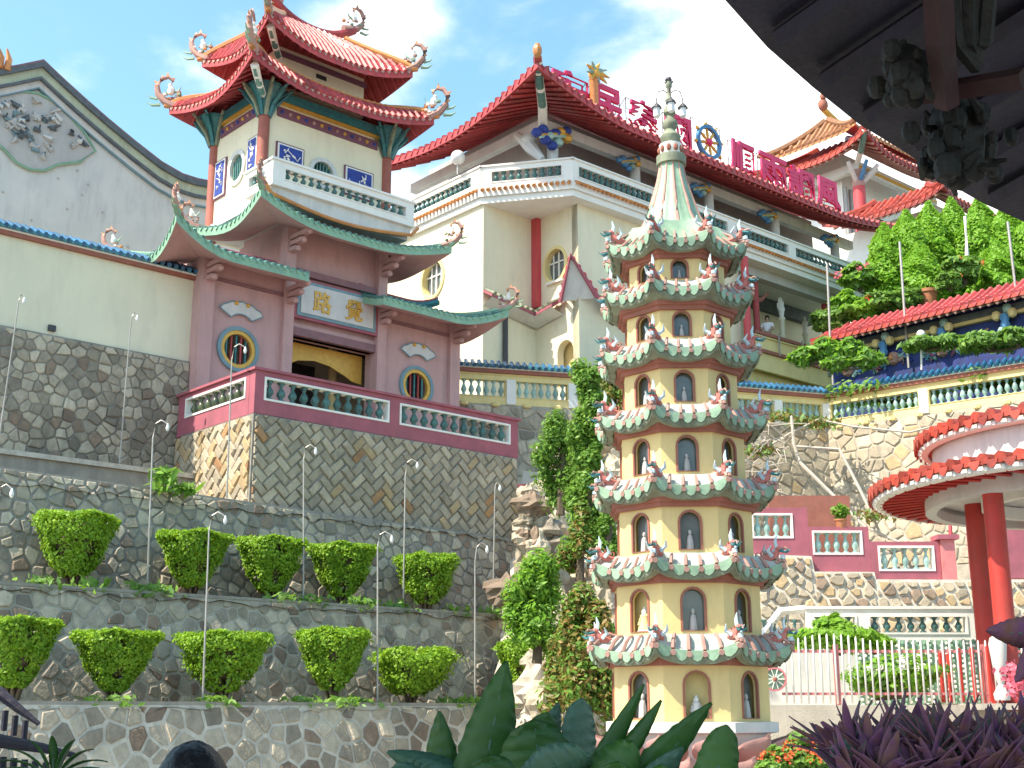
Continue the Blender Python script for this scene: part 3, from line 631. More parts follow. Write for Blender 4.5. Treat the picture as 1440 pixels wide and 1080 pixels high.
for (u0, u1, za, zb, zm) in ((-0.5,2.5,13.25,12.95,12.92),(5.2,8.0,12.95,13.15,12.85)):   # curved crest above each wing
    pa = [G(u0+(u1-u0)*i/10, 3.5, zm+(za-zm)*max(0,1-i/4)**2+(zb-zm)*max(0,(i-6)/4)**2+.12) for i in range(11)]
    MB().tube(pa, 0.11, 6).build('ridge', M['bluegreen'], g, True); MB().tube([p+Vector((0,0,.13)) for p in pa], 0.04, 6).build('ridge_line', M['pinkred'], g, True)
# ================================================================== balcony tower above the gate
tw = thing('bell_tower', 'square cream tower with terracotta columns and double red upturned roof above the gate', 'tower', G(4.3, 5.3, 14.6))
# balcony with a sagging white apron
ap = [(1.75,15.14),(6.35,15.14)]+[(6.35-(4.6)*i/12, 14.72-0.24*sin(pi*i/12)+0.0) for i in range(13)]
MB().extrude([G(a, 2.72, b) for a, b in ap], G(0,.12,0)-G(0,0,0)).build('balcony_apron', M['greywhite'], tw)
MB().tube([G(1.45,2.68,15.1)]+[G(1.75+4.6*i/12, 2.68, 14.72-0.24*sin(pi*i/12)) for i in range(13)]+[G(6.6,2.68,15.0)], 0.055, 6).build('apron_edge', M['orange'], tw, True)
box1('balcony_deck', M['greywhite'], tw, G, 1.75, 6.35, 2.85, 6.6, 14.6, 14.75)
parapet(tw, lambda a, d, z: G(1.72+a, 2.6+d, z), 4.66, 14.95, [(0.35,4.4)], ('white','white'), 15.15, 15.50, 15.71, nb=0.25, rad=0.08, thick=0.2, frame=0.03, cap=0.04)
parapet(tw, lambda a, d, z: G(1.72+d, 2.81+a, z), 1.2, 14.95, [(0.2,1.0)], ('white','white'), 15.15, 15.50, 15.71, nb=0.25, rad=0.08, thick=0.2, frame=0.03, cap=0.04)
parapet(tw, lambda a, d, z: G(6.38-d, 2.81+a, z), 3.0, 14.95, [(0.2,2.7)], ('white','white'), 15.15, 15.50, 15.71, nb=0.25, rad=0.08, thick=0.2, frame=0.03, cap=0.04)
TV, TU0, TU1, TV1 = 4.05, 2.22, 6.42, 6.75
mb = MB(); mb.panel(fnw(TV), [(TU0,14.7),(TU1,14.7),(TU1,18.5),(TU0,18.5)], [circ(4.2,16.42,0.36)], 0.2); mb.build('wall', M['cream'], tw)
mb = MB(); mb.panel(lambda a, b, d: G(TU0+d, a, b), [(TV,14.7),(TV1,14.7),(TV1,18.5),(TV,18.5)], [circ(5.38,16.45,0.36,sy=1.15)], 0.2); mb.build('wall', M['cream'], tw)
box1('wall', M['cream'], tw, G, TU1-.2, TU1, TV+.2, TV1, 14.7, 18.5); box1('wall', M['cream'], tw, G, TU0, TU1, TV1+.001, TV1+.2, 14.7, 18.5)
for fnn, ca, cz, sy in ((fnw(TV), 4.2, 16.42, 1), (lambda a, b, d: G(TU0+d, a, b), 5.38, 16.45, 1.15)):
    wn = MB(); ringmesh(wn, fnn, circ(ca,cz,0.47,sy=sy), circ(ca,cz,0.35,sy=sy), -0.05, 0.03); o = wn.build('window', M['greywhite'], tw, True)
    for k in range(6): 
        x = ca-0.27+0.108*k; h = sqrt(max(0.01, .35**2-(x-ca)**2))*sy
        MB().tube([fnn(x, cz-h, .06), fnn(x, cz+h, .06)], 0.03, 6).build('bar', M['gtile'], o)
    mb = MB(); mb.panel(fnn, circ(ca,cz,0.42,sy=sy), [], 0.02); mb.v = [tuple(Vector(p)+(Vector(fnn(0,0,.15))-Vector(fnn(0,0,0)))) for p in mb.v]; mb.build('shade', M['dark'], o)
def bluepanel(fnn, a0, a1, b0, b1):
    def bx(mb, x0, x1, y0, y1, d0, d1): mb.add([fnn(x,y,d) for d in (d0,d1) for y in (y0,y1) for x in (x0,x1)], [(0,2,3,1),(4,5,7,6),(0,1,5,4),(1,3,7,5),(3,2,6,7),(2,0,4,6)])
    mb = MB(); bx(mb, a0-.09, a1+.09, b0-.09, b1+.09, -.04, -.003); o = mb.build('painted_panel', M['purple'], tw)
    mb = MB(); bx(mb, a0-.05, a1+.05, b0-.05, b1+.05, -.06, -.042); mb.build('panel_border', M['white'], o)
    mb = MB(); bx(mb, a0, a1, b0, b1, -.075, -.062); mb.build('panel_field', M['blue'], o)
    mb = MB(); rg = random.Random(int(a0*10))    # white floral scroll
    for k in range(9):
        x, y = rg.uniform(a0+.12,a1-.12), rg.uniform(b0+.1,b1-.1); mb.lathe0(fnn(x,y,-.08), .035, 6, 3, (1,1,1))
        mb.tube([fnn(x,y,-.08), fnn(x+rg.uniform(-.1,.1),y+rg.uniform(-.1,.1),-.085), fnn(min(a1-.05,max(a0+.05,x+rg.uniform(-.2,.2))),min(b1-.05,max(b0+.05,y+rg.uniform(-.2,.2))),-.08)], .014, 4)
    mb.build('floral_scroll', M['blue2'] if False else M['white'], o)
bluepanel(fnw(TV), 2.72, 3.45, 16.18, 16.85); bluepanel(fnw(TV), 5.0, 5.85, 16.10, 16.82)
bluepanel(lambda a, b, d: G(TU0+d, a, b), 4.32, 4.72, 16.05, 17.0); bluepanel(lambda a, b, d: G(TU0+d, a, b), 6.05, 6.5, 15.9, 16.9)
for (u, v) in ((TU0,TV),(TU1,TV),(TU0,TV1),(TU1,TV1)): MB().lathe(G(u,v,14.6), [(.20,0),(.20,.2),(.155,.3),(.155,3.85)], 14).build('column', M['redbrown'], tw, True)
for fnn, a0, a1 in ((fnw(TV), 2.62, 6.05), (lambda a, b, d: G(TU0+d, a, b), 4.4, 6.4)):
    def bx(mb, x0, x1, y0, y1, d0, d1): mb.add([fnn(x,y,d) for d in (d0,d1) for y in (y0,y1) for x in (x0,x1)], [(0,2,3,1),(4,5,7,6),(0,1,5,4),(1,3,7,5),(3,2,6,7),(2,0,4,6)])
    mb = MB(); bx(mb, a0, a1, 17.70, 17.98, -.05, -.003); fz = mb.build('frieze', M['purple'], tw)
    n = int((a1-a0)/.26)
    for k in range(n): mb = MB(); x = a0+(a1-a0)*(k+.5)/n; mb.lathe0(fnn(x,17.84,-.055), .06, 6, 3, (1,1,1)); mb.build('rosette', M[('blue','salmon','gold')[k % 3]], fz)
    mb = MB(); bx(mb, a0-.3, a1+.3, 18.16, 18.42, -.12, -.003); mb.build('tie_beam', M['bluegreen'], tw)
    mb = MB(); bx(mb, a0-.3, a1+.3, 18.06, 18.14, -.10, -.003); mb.build('gilt_moulding', M['gold'], tw)
tk = dict(pitch=0.19, r=0.074, mt='redtile', soff='redsoff', fasc='redtile', th_=0.19, rafters=0.27, hipmat='orange', capmat='salmon')
roof(G, tw, (1.22,7.0,2.98,7.2), (2.8,5.85,4.4,5.9), 18.22, 19.12, 0.42, 0.42, 2.3, ('front','left','right','back'), power=.62, bead='orange', tips=('fl','fr','bl'), tipsz=0.92, push=0.2, **tk)
box1('upper_wall', M['cream'], tw, G, 2.85, 5.80, 4.45, 5.85, 18.8, 20.1)
box1('vent_slot', M['dark'], tw, G, 4.1, 4.45, 4.43, 4.45, 19.55, 19.68)
box1('upper_beam', M['purple'], tw, G, 2.8, 5.85, 4.38, 4.45, 19.80, 19.95)
roof(G, tw, (1.85,6.45,3.35,6.6), (3.1,5.3,4.8,5.2), 19.72, 21.3, 0.42, 0.42, 1.9, ('front','left','right','back'), power=.85, tips=('fl','fr','bl'), tipsz=0.82, push=0.2, **tk)
pa = [G(2.75+3.0*i/12, 5.0, 21.40+0.55*abs(i/6-1)**2.2) for i in range(13)]; MB().tube(pa, 0.13, 8).build('ridge', M['redtile'], tw, True)
curl(tw, pa[0], -G.U, 0.8, 'ridge_finial', seed=5); curl(tw, pa[-1], G.U, 0.8, 'ridge_finial', seed=6)
mb = MB()
for k in range(5): mb.lathe0(G(5.0+k*.16, 4.8, 20.9+.1*(k % 2)), .1, 6, 3, (1,1,1.6))
mb.build('ridge_flame', M['orange'], tw)
# fan-shaped brackets at the column heads
for (u, v) in ((TU0,TV),(TU1,TV),(TU0,TV1)):
    mb = MB(); c = G(u,v,17.55); mb.lathe(c, [(.15,0),(.17,.15),(.30,.45),(.52,.75),(.56,.84)], 12)
    for k in range(9):
        a = 2*pi*k/9+.3; d = Vector((cos(a),sin(a),0)); mb.mi = k % 2
        mb.tube([c+d*.14, c+d*.30+Vector((0,0,.35)), c+d*.62+Vector((0,0,.72))], [.07,.06,.05], 5)
        mb.tube([c+d*.14+Vector((0,0,.3)), c+d*.4+Vector((0,0,.62)), c+d*.75+Vector((0,0,.86))], [.06,.05,.04], 5)
    mb.build('column_bracket', [M['bluegreen'], M['mossy']], tw)
    mb = MB(); mb.box(Frame(c.x, c.y, 3), -.075, .075, -1.25 if False else -.9, -.75, 1.0, 1.75) if False else None
# the green painted corner beam under each front hip
for (u0, v0, u1, v1, za, zb) in ((TU0,TV,1.2,2.95,18.1,18.42),(3.0,4.6,1.85,3.35,19.7,19.98)):
    pth = [G(u0+(u1-u0)*t, v0+(v1-v0)*t, za+(zb-za)*t**2-.05) for t in (0,.25,.5,.75,.97)]
    MB().tube(pth, [.10,.10,.10,.11,.12], 6).build('corner_beam', M['white'], tw, True)
    for i in range(3): MB().tube([pth[i+1].lerp(pth[i+2], .1)+Vector((0,0,-.035)), pth[i+1].lerp(pth[i+2], .85)+Vector((0,0,-.035))] if i < 3 else [], .085, 6).build('beam_inlay', M['gtile'], tw)
# ================================================================== seven-storey octagonal pagoda
PC = Vector((2.15, 16.0, 0)); PAZ = 182
pg = thing('pagoda', 'ochre octagonal seven-storey pagoda with scalloped green eaves and fluted spire', 'pagoda', (PC.x, PC.y, 0.2))
def pface(k, Rr):      # returns fn(a,b,d) for face k of circumradius Rr: a to the viewer's right, d inwards
    az = R(PAZ+45*k); n = Vector((sin(az), cos(az), 0)); t = Vector((-cos(az), sin(az), 0)); ap_ = Rr*cos(pi/8)
    if t.x*0+1: pass
    return lambda a, b, d: PC+n*(ap_-d)+t*a+Vector((0,0,b))
def oct_ring(mb, prof):    # prof [(Rr, z)] octagonal lathe
    vs = [PC+Vector((sin(R(PAZ+22.5+45*k))*r, cos(R(PAZ+22.5+45*k))*r, z)) for r, z in prof for k in range(8)]
    return mb.add(vs, [(i*8+k, i*8+(k+1) % 8, (i+1)*8+(k+1) % 8, (i+1)*8+k) for i in range(len(prof)-1) for k in range(8)])
def dragonet(parent, p, d, s, seed):     # stocky painted phoenix-dragon crouching on an eave corner
    rg = random.Random(seed); p = Vector(p); d = Vector(d).normalized(); sd = Vector((-d.y, d.x, 0)); up = Vector((0,0,1)); q = lambda x, y, z: p+(d*x+sd*y+up*z)*s
    mb = MB(); mb.mi = 0; mb.tube([q(-1.0,0,.05), q(-.6,0,.18), q(-.2,0,.25), q(.15,0,.42), q(.22,0,.62)], [.09*s,.17*s,.22*s,.17*s,.10*s], 7); mb.lathe0(q(.28,0,.68), .15*s, 7, 4, (1,1,.85))
    for k in range(5): mb.mi = (0,3)[k % 2]; mb.tube([q(-.9+k*.22,0,.2+k*.05), q(-.98+k*.22,0,.42+k*.06), q(-.86+k*.22,0,.52+k*.06)], [.08*s,.05*s,.01*s], 5)
    for k in (-1,1): mb.mi = 2; mb.tube([q(.0,k*.15,.35), q(-.12,k*.38,.55), q(.05,k*.45,.80)], [.10*s,.09*s,.02*s], 5); mb.mi = 1; mb.tube([q(.35,k*.08,.6), q(.62,k*.12,.52), q(.80,k*.16,.66)], [.07*s,.05*s,.015*s], 5)
    mb.mi = 2; mb.tube([q(.20,0,.72), q(.14,0,1.0), q(.22,0,1.28)], [.09*s,.08*s,.02*s], 5); mb.mi = 3; mb.tube([q(.42,0,.66), q(.62,0,.72), q(.72,0,.60)], [.07*s,.05*s,.02*s], 5); mb.mi = 2; mb.lathe0(q(.45,0,.30), .14*s, 6, 3, (1,1,1)); mb.mi = 3; mb.lathe0(q(.52,0,.12), .10*s, 6, 3, (1,1,1))
    return mb.build('corner_dragon', [M[c] for c in ('rosepaint','bluegreen','palewhiteblue','salmon')], parent, True)
TIERS = [(1.48,2.12,0.985,2.25,1.27),(2.47,3.07,0.93,3.22,1.22),(3.42,3.98,0.875,4.17,1.165),(4.37,4.90,0.82,5.06,1.11),(5.25,5.72,0.765,5.90,1.055),(6.10,6.49,0.71,6.70,1.0),(6.88,7.19,0.66,7.36,0.95)]
for ti, (zb, zt, Rw, ze, Re) in enumerate(TIERS):
    Re *= .925
    fw = 2*Rw*sin(pi/8); nxt = TIERS[ti+1] if ti < 6 else None
    zn, Rn = (nxt[0], nxt[2]) if nxt else (7.74, 0.46)
    ww = fw*0.36; wh = (zt-zb)*0.80
    for k in range(8):
        fn = pface(k, Rw); o = MB().panel(fn, [(-fw/2,zb-.12),(fw/2,zb-.12),(fw/2,zt),(-fw/2,zt)], [arch(0, zb+.04, ww, wh, 8)], 0.05).build('wall', M['yellow'], pg)
        ring = MB(); A_ = arch(0, zb+.035, ww+.05, wh+.03, 8); B_ = arch(0, zb+.042, ww-.002, wh-.003, 8); ringmesh(ring, fn, A_, B_, -.014, .02); fr = ring.build('window_frame', M['brick'], o)
        if k in (0,1,7):
            if not (ti == 1 and k == 1):
                if not (ti == 0 and k == 0): MB().panel(lambda a, b, d: fn(a, b, d+.10), arch(0, zb+.03, ww+.01, wh+.01, 8), [], 0.008).build('pane', M['glass'], o)
        else: MB().panel(lambda a, b, d: fn(a, b, d+.10), arch(0, zb+.03, ww+.01, wh+.01, 8), [], 0.008).build('pane', M['glass'], o)
    for k in (0,1,7):
        if (ti, k) in ((1,1),(0,0)): continue
        fn = pface(k, Rw); c = fn(0, zb+.035, .062); s_ = wh*.75; mb = MB(); mb.lathe(c, [(.045*s_/.35,0),(.05*s_/.35,.05*s_),(.04*s_/.35,.35*s_),(.03*s_/.35,.5*s_),(.012,.56*s_)], 8); mb.lathe0(c+Vector((0,0,.64*s_)), .10*s_, 7, 4, (.7,.7,1)); mb.build('niche_figure', M['grey'], pg, True)
    # inner drum so open niches read as dark yellow recesses
    mb = MB(); oct_ring(mb, [(Rw-.17, zb-.1), (Rw-.17, zt)]); mb.build('niche_back', M['yellow2'], pg)
    zc = zt-0.01
    mb = MB(); oct_ring(mb, [(Rw-.05, zc),(Rw+.05, zc),(Rw+.06, zc+.05),(Rw+.10, zc+.055),(Rw+.11, zc+.11),(Rw-.05,zc+.11)]); mb.build('cornice', M['brick'], pg)
    # eave body: curved between corners
    ns = 8; vs = []; cols = []
    def ering(r, z, lift):
        out_ = []
        for k in range(8):
            a0 = R(PAZ-22.5+45*k); a1 = R(PAZ+22.5+45*k); p0 = Vector((sin(a0),cos(a0),0)); p1 = Vector((sin(a1),cos(a1),0))
            for i in range(ns):
                s = i/ns; c = abs(2*s-1)**3; d = p0.lerp(p1, s); out_.append(PC+d*(r*(1+0.09*c*lift))+Vector((0,0,z+0.11*c*lift)))
        return out_
    zu = ze-0.13
    rings = [(Rw+.10, zc+.10, 0),(Re-.10, zu-.01, .8),(Re-.03, zu-.0, 1),(Re, zu+.05, 1),(Re, ze-.01, 1),(Re-.04, ze+.015, .95),(Re-.16, ze+.13, .6),((Re-.16+Rn)/2, zn-.01, .2),(Rn+.0, zn, 0)]
    for r_, z_, l_ in rings: vs += ering(r_, z_, l_)
    n8 = 8*ns; mb = MB()
    mb.add(vs, [(j*n8+i, j*n8+(i+1) % n8, (j+1)*n8+(i+1) % n8, (j+1)*n8+i) for j in range(len(rings)-1) for i in range(n8)])
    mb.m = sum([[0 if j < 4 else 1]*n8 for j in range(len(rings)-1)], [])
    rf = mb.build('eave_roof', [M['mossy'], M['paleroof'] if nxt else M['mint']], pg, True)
    for k in range(8):
        a0 = R(PAZ-22.5+45*k); a1 = R(PAZ+22.5+45*k); p0 = Vector((sin(a0),cos(a0),0)); p1 = Vector((sin(a1),cos(a1),0)); nr = (p0+p1).normalized()
        def ep(s, t, dz=0.0):   # s along the eave, t up the slope
            c = abs(2*s-1)**3; l_ = 1-t; d = p0.lerp(p1, s); r = Re+(Rn-Re)*t; z = ze+(zn-ze)*t+.065*sin(pi*min(1,t*1.15))*(1 if nxt else .2)
            return PC+d*(r*(1+.09*c*l_))+Vector((0,0,z+.11*c*l_+dz))
        nn = 5; w5 = 1/nn; scl = 2*Re*sin(pi/8)*w5
        for i in range(nn+1):
            s = min(.985, max(.015, i*w5)); 
            top = (0.75 if 0 < i < nn else 0.85) if ti == 0 else (.38 if 0 < i < nn else .6)
            pth = [ep(s, t, .02) for t in (0.0, top*.35, top*.7, top)]
            MB().tube(pth, [scl*.15,scl*.135,scl*.12,scl*.09], 6).build('tile_row', M['salmon'], rf, True)
            cc = ep(s, 0, 0)+nr*.012+Vector((0,0,-.02)); MB().tube([cc, cc+nr*.03+Vector((0,0,-.005))], scl*.19, 8).build('tile_cap', M['salmon'], rf, True)
            if i < nn:
                s2 = (i+.5)*w5; h = w5*.40; lp = []
                for (ds, dz) in ((-h,.02),(h,.02),(h,-.035),(h*.55,-.085),(0,-.105),(-h*.55,-.085),(-h,-.035)):
                    lp.append(ep(min(1,max(0,s2+ds)), 0, dz)+nr*.008)
                MB().extrude(lp, nr*.022).build('scallop', M['mint'], rf)
                # mossy scalloped hem under the drip tiles
                lp = []
                for (ds, dz) in ((-w5*.5,-.03),(w5*.5,-.03),(w5*.42,-.10),(w5*.15,-.135),(-w5*.15,-.135),(-w5*.42,-.10)):
                    lp.append(ep(min(1,max(0,s2+ds)), 0, dz)-nr*.015)
                MB().extrude(lp, nr*.014).build('hem_tile', M['mossy'], rf)
        d = p0; rp = PC+d*(Re*1.07)+Vector((0,0,ze+.13)); MB().tube([PC+d*(Rn+.02)+Vector((0,0,zn+.01)), PC+d*((Re+Rn)/2)+Vector((0,0,(zn+ze)/2+.02)), PC+d*(Re*.98)+Vector((0,0,ze+.09)), rp], [.028,.035,.04,.03], 6).build('corner_ridge', M['salmon'], rf, True)
        dragonet(rf, rp-d*.10-Vector((0,0,.03)), d, .27, ti*8+k)
# the little gilt figures in the open niches
def idol(c, s, m1='white', m2='yellow2'):
    mb = MB(); c = Vector(c); mb.lathe0(c+Vector((0,0,.06*s)), .30*s, 10, 4, (1,1,.35)); mb.mi = 1; mb.lathe(c+Vector((0,0,.1*s)), [(.26*s,0),(.24*s,.15*s),(.17*s,.38*s),(.19*s,.5*s),(.07*s,.62*s)], 10); mb.mi = 0
    mb.lathe0(c+Vector((0,0,.74*s)), .125*s, 8, 5, (1,1,1.15)); mb.lathe0(c+Vector((0,0,.88*s)), .06*s, 6, 3, (1,1,1)); mb.mi = 1
    for sx in (-1,1): mb.tube([c+Vector((sx*.17*s,0,.5*s)), c+Vector((sx*.25*s,-.05*s,.3*s)), c+Vector((0,-.18*s,.25*s))], .05*s, 6)
    return mb.build('seated_figurine', [M[m1], M[m2]], None, True)
fn = pface(1, TIERS[1][2]); tag(idol(fn(0, 2.50, .09), .33), 'small pale yellow seated figurine in the left open niche of the second pagoda storey', 'figurine')
fn = pface(0, TIERS[0][2]); tag(idol(fn(0, 1.52, .09), .28, 'white', 'greywhite'), 'small white seated figurine in the front niche of the lowest pagoda storey', 'figurine')
# fluted spire
mb = MB(); nfl = 12
prof = [(7.70,.50),(7.78,.44),(7.92,.37),(8.10,.31),(8.30,.25),(8.50,.195),(8.66,.165),(8.74,.16)]
nseg = nfl*6; vs = []
for z, r in prof:
    for j in range(nseg):
        a = 2*pi*j/nseg; rr = r*(1+.055*abs(cos(a*nfl/2))**.6-.03); vs.append(PC+Vector((rr*cos(a), rr*sin(a), z)))
fs = []; ms = []
for i in range(len(prof)-1):
    for j in range(nseg): fs.append((i*nseg+j, i*nseg+(j+1) % nseg, (i+1)*nseg+(j+1) % nseg, (i+1)*nseg+j)); ms.append(0)
mb.add(vs, fs); mb.build('spire_cone', M['mint'], pg, True)
for j in range(nfl):
    a = 2*pi*(j)/nfl; MB().tube([PC+Vector((r*1.0*cos(a), r*1.0*sin(a), z)) for z, r in prof], [.030,.028,.026,.024,.021,.018,.015,.015], 6).build('spire_rib', M['salmon'], pg, True)
MB().lathe(PC+Vector((0,0,8.72)), [(.17,0),(.20,.01),(.20,.13),(.17,.14)], 20).build('spire_band', M['mossy'], pg, True)
o = MB().lathe(PC+Vector((0,0,8.86)), [(.135,0),(.15,.02),(.16,.16),(.12,.18)], 16).build('spire_ring', M['white'], pg, True)
for j in range(10): a = 2*pi*j/10; MB().lathe0(PC+Vector((.15*cos(a), .15*sin(a), 8.94)), .035, 6, 4, (1,1,1.6)).build('ring_boss', M['brick'], o, True)
MB().lathe(PC+Vector((0,0,9.03)), [(.09,0),(.135,.06),(.14,.12),(.08,.19),(.07,.22),(.105,.27),(.105,.33),(.06,.39),(.055,.42),(.085,.46),(.075,.53),(.045,.58),(.04,.62),(.06,.66),(.03,.72),(.028,.84),(.045,.86),(.045,.92),(.02,.96),(.005,1.0)], 14).build('spire_finial', M['mixglaze'] if False else M['mossy'], pg, True)
for a in (0.15, pi-.15, pi/2):
    d = Vector((cos(a), -sin(a), 0)); b = PC+Vector((0,0,9.78))
    MB().tube([b, b+d*.08+Vector((0,0,.06)), b+d*.15+Vector((0,0,.03)), b+d*.18+Vector((0,0,-.08)), b+d*.18+Vector((0,0,-.18))], .008, 5).build('lamp_arm', M['darkmetal'], pg)
    lp = MB().lathe(b+d*.18+Vector((0,0,-.36)), [(.02,0),(.045,.02),(.05,.14)], 8).build('lantern', M['lampglass'], pg, True)
    MB().lathe(b+d*.18+Vector((0,0,-.22)), [(.075,0),(.06,.03),(.01,.08)], 8).build('lantern_cap', M['darkmetal'], lp)
mb = MB()
for j in range(5): a = 2*pi*j/5; mb.tube([PC+Vector((0,0,9.9)), PC+Vector((.06*cos(a),.06*sin(a),9.98))], .012, 4)
mb.lathe0(PC+Vector((0,0,10.0)), .05, 8, 4, (1,1,1)); mb.build('spire_tip', M['darkmetal'], pg)
# base: grey slab and lotus petals
mb = MB(); oct_ring(mb, [(1.0,1.48),(1.08,1.475),(1.08,1.36),(.95,1.34),(.9,1.0),(1.0,.2),(0.3,.2)]); mb.build('base_slab', M['greywhite'], pg)
def petal(c, d, ln, wd, rise, name, m, parent):
    d = Vector(d).normalized(); sd = Vector((-d.y, d.x, 0)); vs = []; nn = 7
    for i in range(nn+1):
        t = i/nn; x = ln*t*(1-.12*t); z = rise*(t**1.8); w_ = wd*sin(pi*min(1,(t*.88+.12)))**.75*(1-t**5)
        for s in (-1,-.5,0,.5,1): vs.append(Vector(c)+d*(x-abs(s)*.05*ln*t)+sd*s*w_*.5+Vector((0,0,z+abs(s)**2*w_*.28)))
    fs = [(i*5+j, i*5+j+1, (i+1)*5+j+1, (i+1)*5+j) for i in range(nn) for j in range(4)]
    k = len(vs); vs += [v-Vector((0,0,.035)) for v in vs]; fs += [tuple(k+i for i in reversed(f)) for f in fs]
    fs += [(i*5+0, (i+1)*5+0, k+(i+1)*5, k+i*5) for i in range(nn)]+[(i*5+4, k+i*5+4, k+(i+1)*5+4, (i+1)*5+4) for i in range(nn)]
    return MB().add(vs, fs).build(name, M[m], parent, True)
for j in range(12):
    a = 2*pi*j/12+.12; d = (cos(a), sin(a), 0); petal(PC+Vector(d)*.80+Vector((0,0,1.0)), d, .56, .50, .36, 'lotus_petal', 'lotus', pg)
for j in range(12):
    a = 2*pi*(j+.5)/12+.12; d = (cos(a), sin(a), 0); petal(PC+Vector(d)*.86+Vector((0,0,.72)), d, .66, .56, .40, 'lotus_petal', 'lotus', pg)
# ================================================================== the great hall
hl = thing('temple_hall', 'big cream temple hall with long red tiled roof and white balconies behind the gate', 'temple', H(4, 4, 10))
HB = 2.6
fH = lambda v0: (lambda a, b, d: H(a, v0+d, b))
fHu = lambda u0: (lambda a, b, d: H(u0+d, a, b))
MB().panel(fHu(0.6), [(0.4,8),(HB,8),(HB,19.3),(0.4,19.3)], [circ(1.55,16.8,0.52,sy=1.15), arch(1.1,12.3,.8,1.65)], 0.3).build('wall', M['cream'], hl)
box1('wall', M['cream'], hl, H, 0.6, 9.3, 0.402, 0.7, 8, 19.3)
box1('wall', M['cream'], hl, H, -1.83, 0.6, HB, HB+.3, 8, 19.3)
MB().panel(fHu(-1.83), [(HB+.3,8),(9.0,8),(9.0,19.3),(HB+.3,19.3)], [circ(5.45,16.75,0.60,sy=1.1)], 0.3).build('wall', M['cream'], hl)
box1('downpipe_strip', M['pinkcol'], hl, H, 0.40, 0.598, HB-.30, HB-.004, 15.4, 19.1)
for u0, a, z, r in ((0.6,1.55,16.8,.52),(-1.83,5.45,16.75,.60)):
    wn = MB(); ringmesh(wn, fHu(u0), circ(a,z,r+.10,sy=1.13), circ(a,z,r-.01,sy=1.13), -.05, .25); o = wn.build('window', M['yellow2'], hl, True)
    MB().panel(lambda x, y, d: H(u0+.22+d, x, y), circ(a,z,r+.05,sy=1.13), [], .02).build('pane', M['glass'], o)
    for (x0,x1,y0,y1) in ((a-.03,a+.03,z-r,z+r),(a-r,a+r,z+.14,z+.19),(a-.3,a-.26,z-r*.9,z+r*.9),(a+.26,a+.30,z-r*.9,z+r*.9)): box1('mullion', M['white'], o, H, u0+.16, u0+.21, x0, x1, y0, y1)
box1('window_sill', M['white'], hl, H, .5, .62, 1.15, 1.95, 16.12, 16.2)
# slab, fascia, parapet following the chamfered corner
A0, B0, C0 = (0.0,0.0), (-1.92,2.65), (-1.95,8.6)
def run(p, q, inset=0.0):
    d = Vector((q[0]-p[0], q[1]-p[1])); Ln = d.length; d = d/Ln; n = Vector((-d.y, d.x))   # n: left of the run
    return Ln, (lambda a, dd, z: H(p[0]+d.x*a-n.x*dd*-1*0+n.x*dd, p[1]+d.y*a+n.y*dd, z))
def slab(zs, ze_, off, name, m):
    pts = [(17.4,-off),(0-off*.6,-off),(B0[0]-off,B0[1]-off*.4),(C0[0]-off,C0[1]),(C0[0]+2.4,C0[1]),(1.5,3.2),(17.4,3.2)]
    MB().extrude([H(a,b,zs) for a,b in pts], (0,0,ze_-zs)).build(name, M[m], hl)
slab(18.75, 18.98, .02, 'balcony_slab', 'white'); slab(18.985, 19.24, .10, 'balcony_cornice', 'white'); 
L1, f1 = run((17.3,0),(0,0)); L2, f2 = run(B0, A0); L3, f3 = run(C0, B0)
parapet(hl, lambda a, d, z: H(a, d, z), 17.3, 19.24, [(0.25,4.1),(4.5,8.3),(8.75,12.1),(12.5,16.2)], ('white','white'), 19.50, 19.96, 20.18, nb=.27, rad=.10, thick=.2, frame=.04, cap=.05)
d12 = Vector((A0[0]-B0[0], A0[1]-B0[1])); L12 = d12.length; d12 /= L12
parapet(hl, lambda a, d, z: H(B0[0]+d12.x*a-d12.y*d, B0[1]+d12.y*a+d12.x*d, z), L12, 19.24, [(0.35,L12-.35)], ('white','white'), 19.50, 19.96, 20.18, nb=.27, rad=.10, thick=.2, frame=.04, cap=.05)
parapet(hl, lambda a, d, z: H(C0[0]+d, B0[1]+a, z), 5.9, 19.24, [(0.45,5.5)], ('white','white'), 19.50, 19.96, 20.18, nb=.27, rad=.10, thick=.2, frame=.04, cap=.05)
def tilefringe(fn2, Ln, z, parent, m='orange', pitch=.2):
    n = int(Ln/pitch)
    for k in range(n):
        a = (k+.5)*Ln/n; MB().tube([fn2(a, -.22, z-.03), fn2(a, -.02, z+.09)], [.07,.06], 6).build('fringe_tile', M[m], parent, True)
tilefringe(lambda a, d, z: H(a, d-.02, z), 17.2, 19.2, hl); tilefringe(lambda a, d, z: H(B0[0]+d12.x*a-d12.y*d, B0[1]+d12.y*a+d12.x*d, z), L12, 19.2, hl); tilefringe(lambda a, d, z: H(C0[0]+d, B0[1]+a, z), 5.9, 19.2, hl)
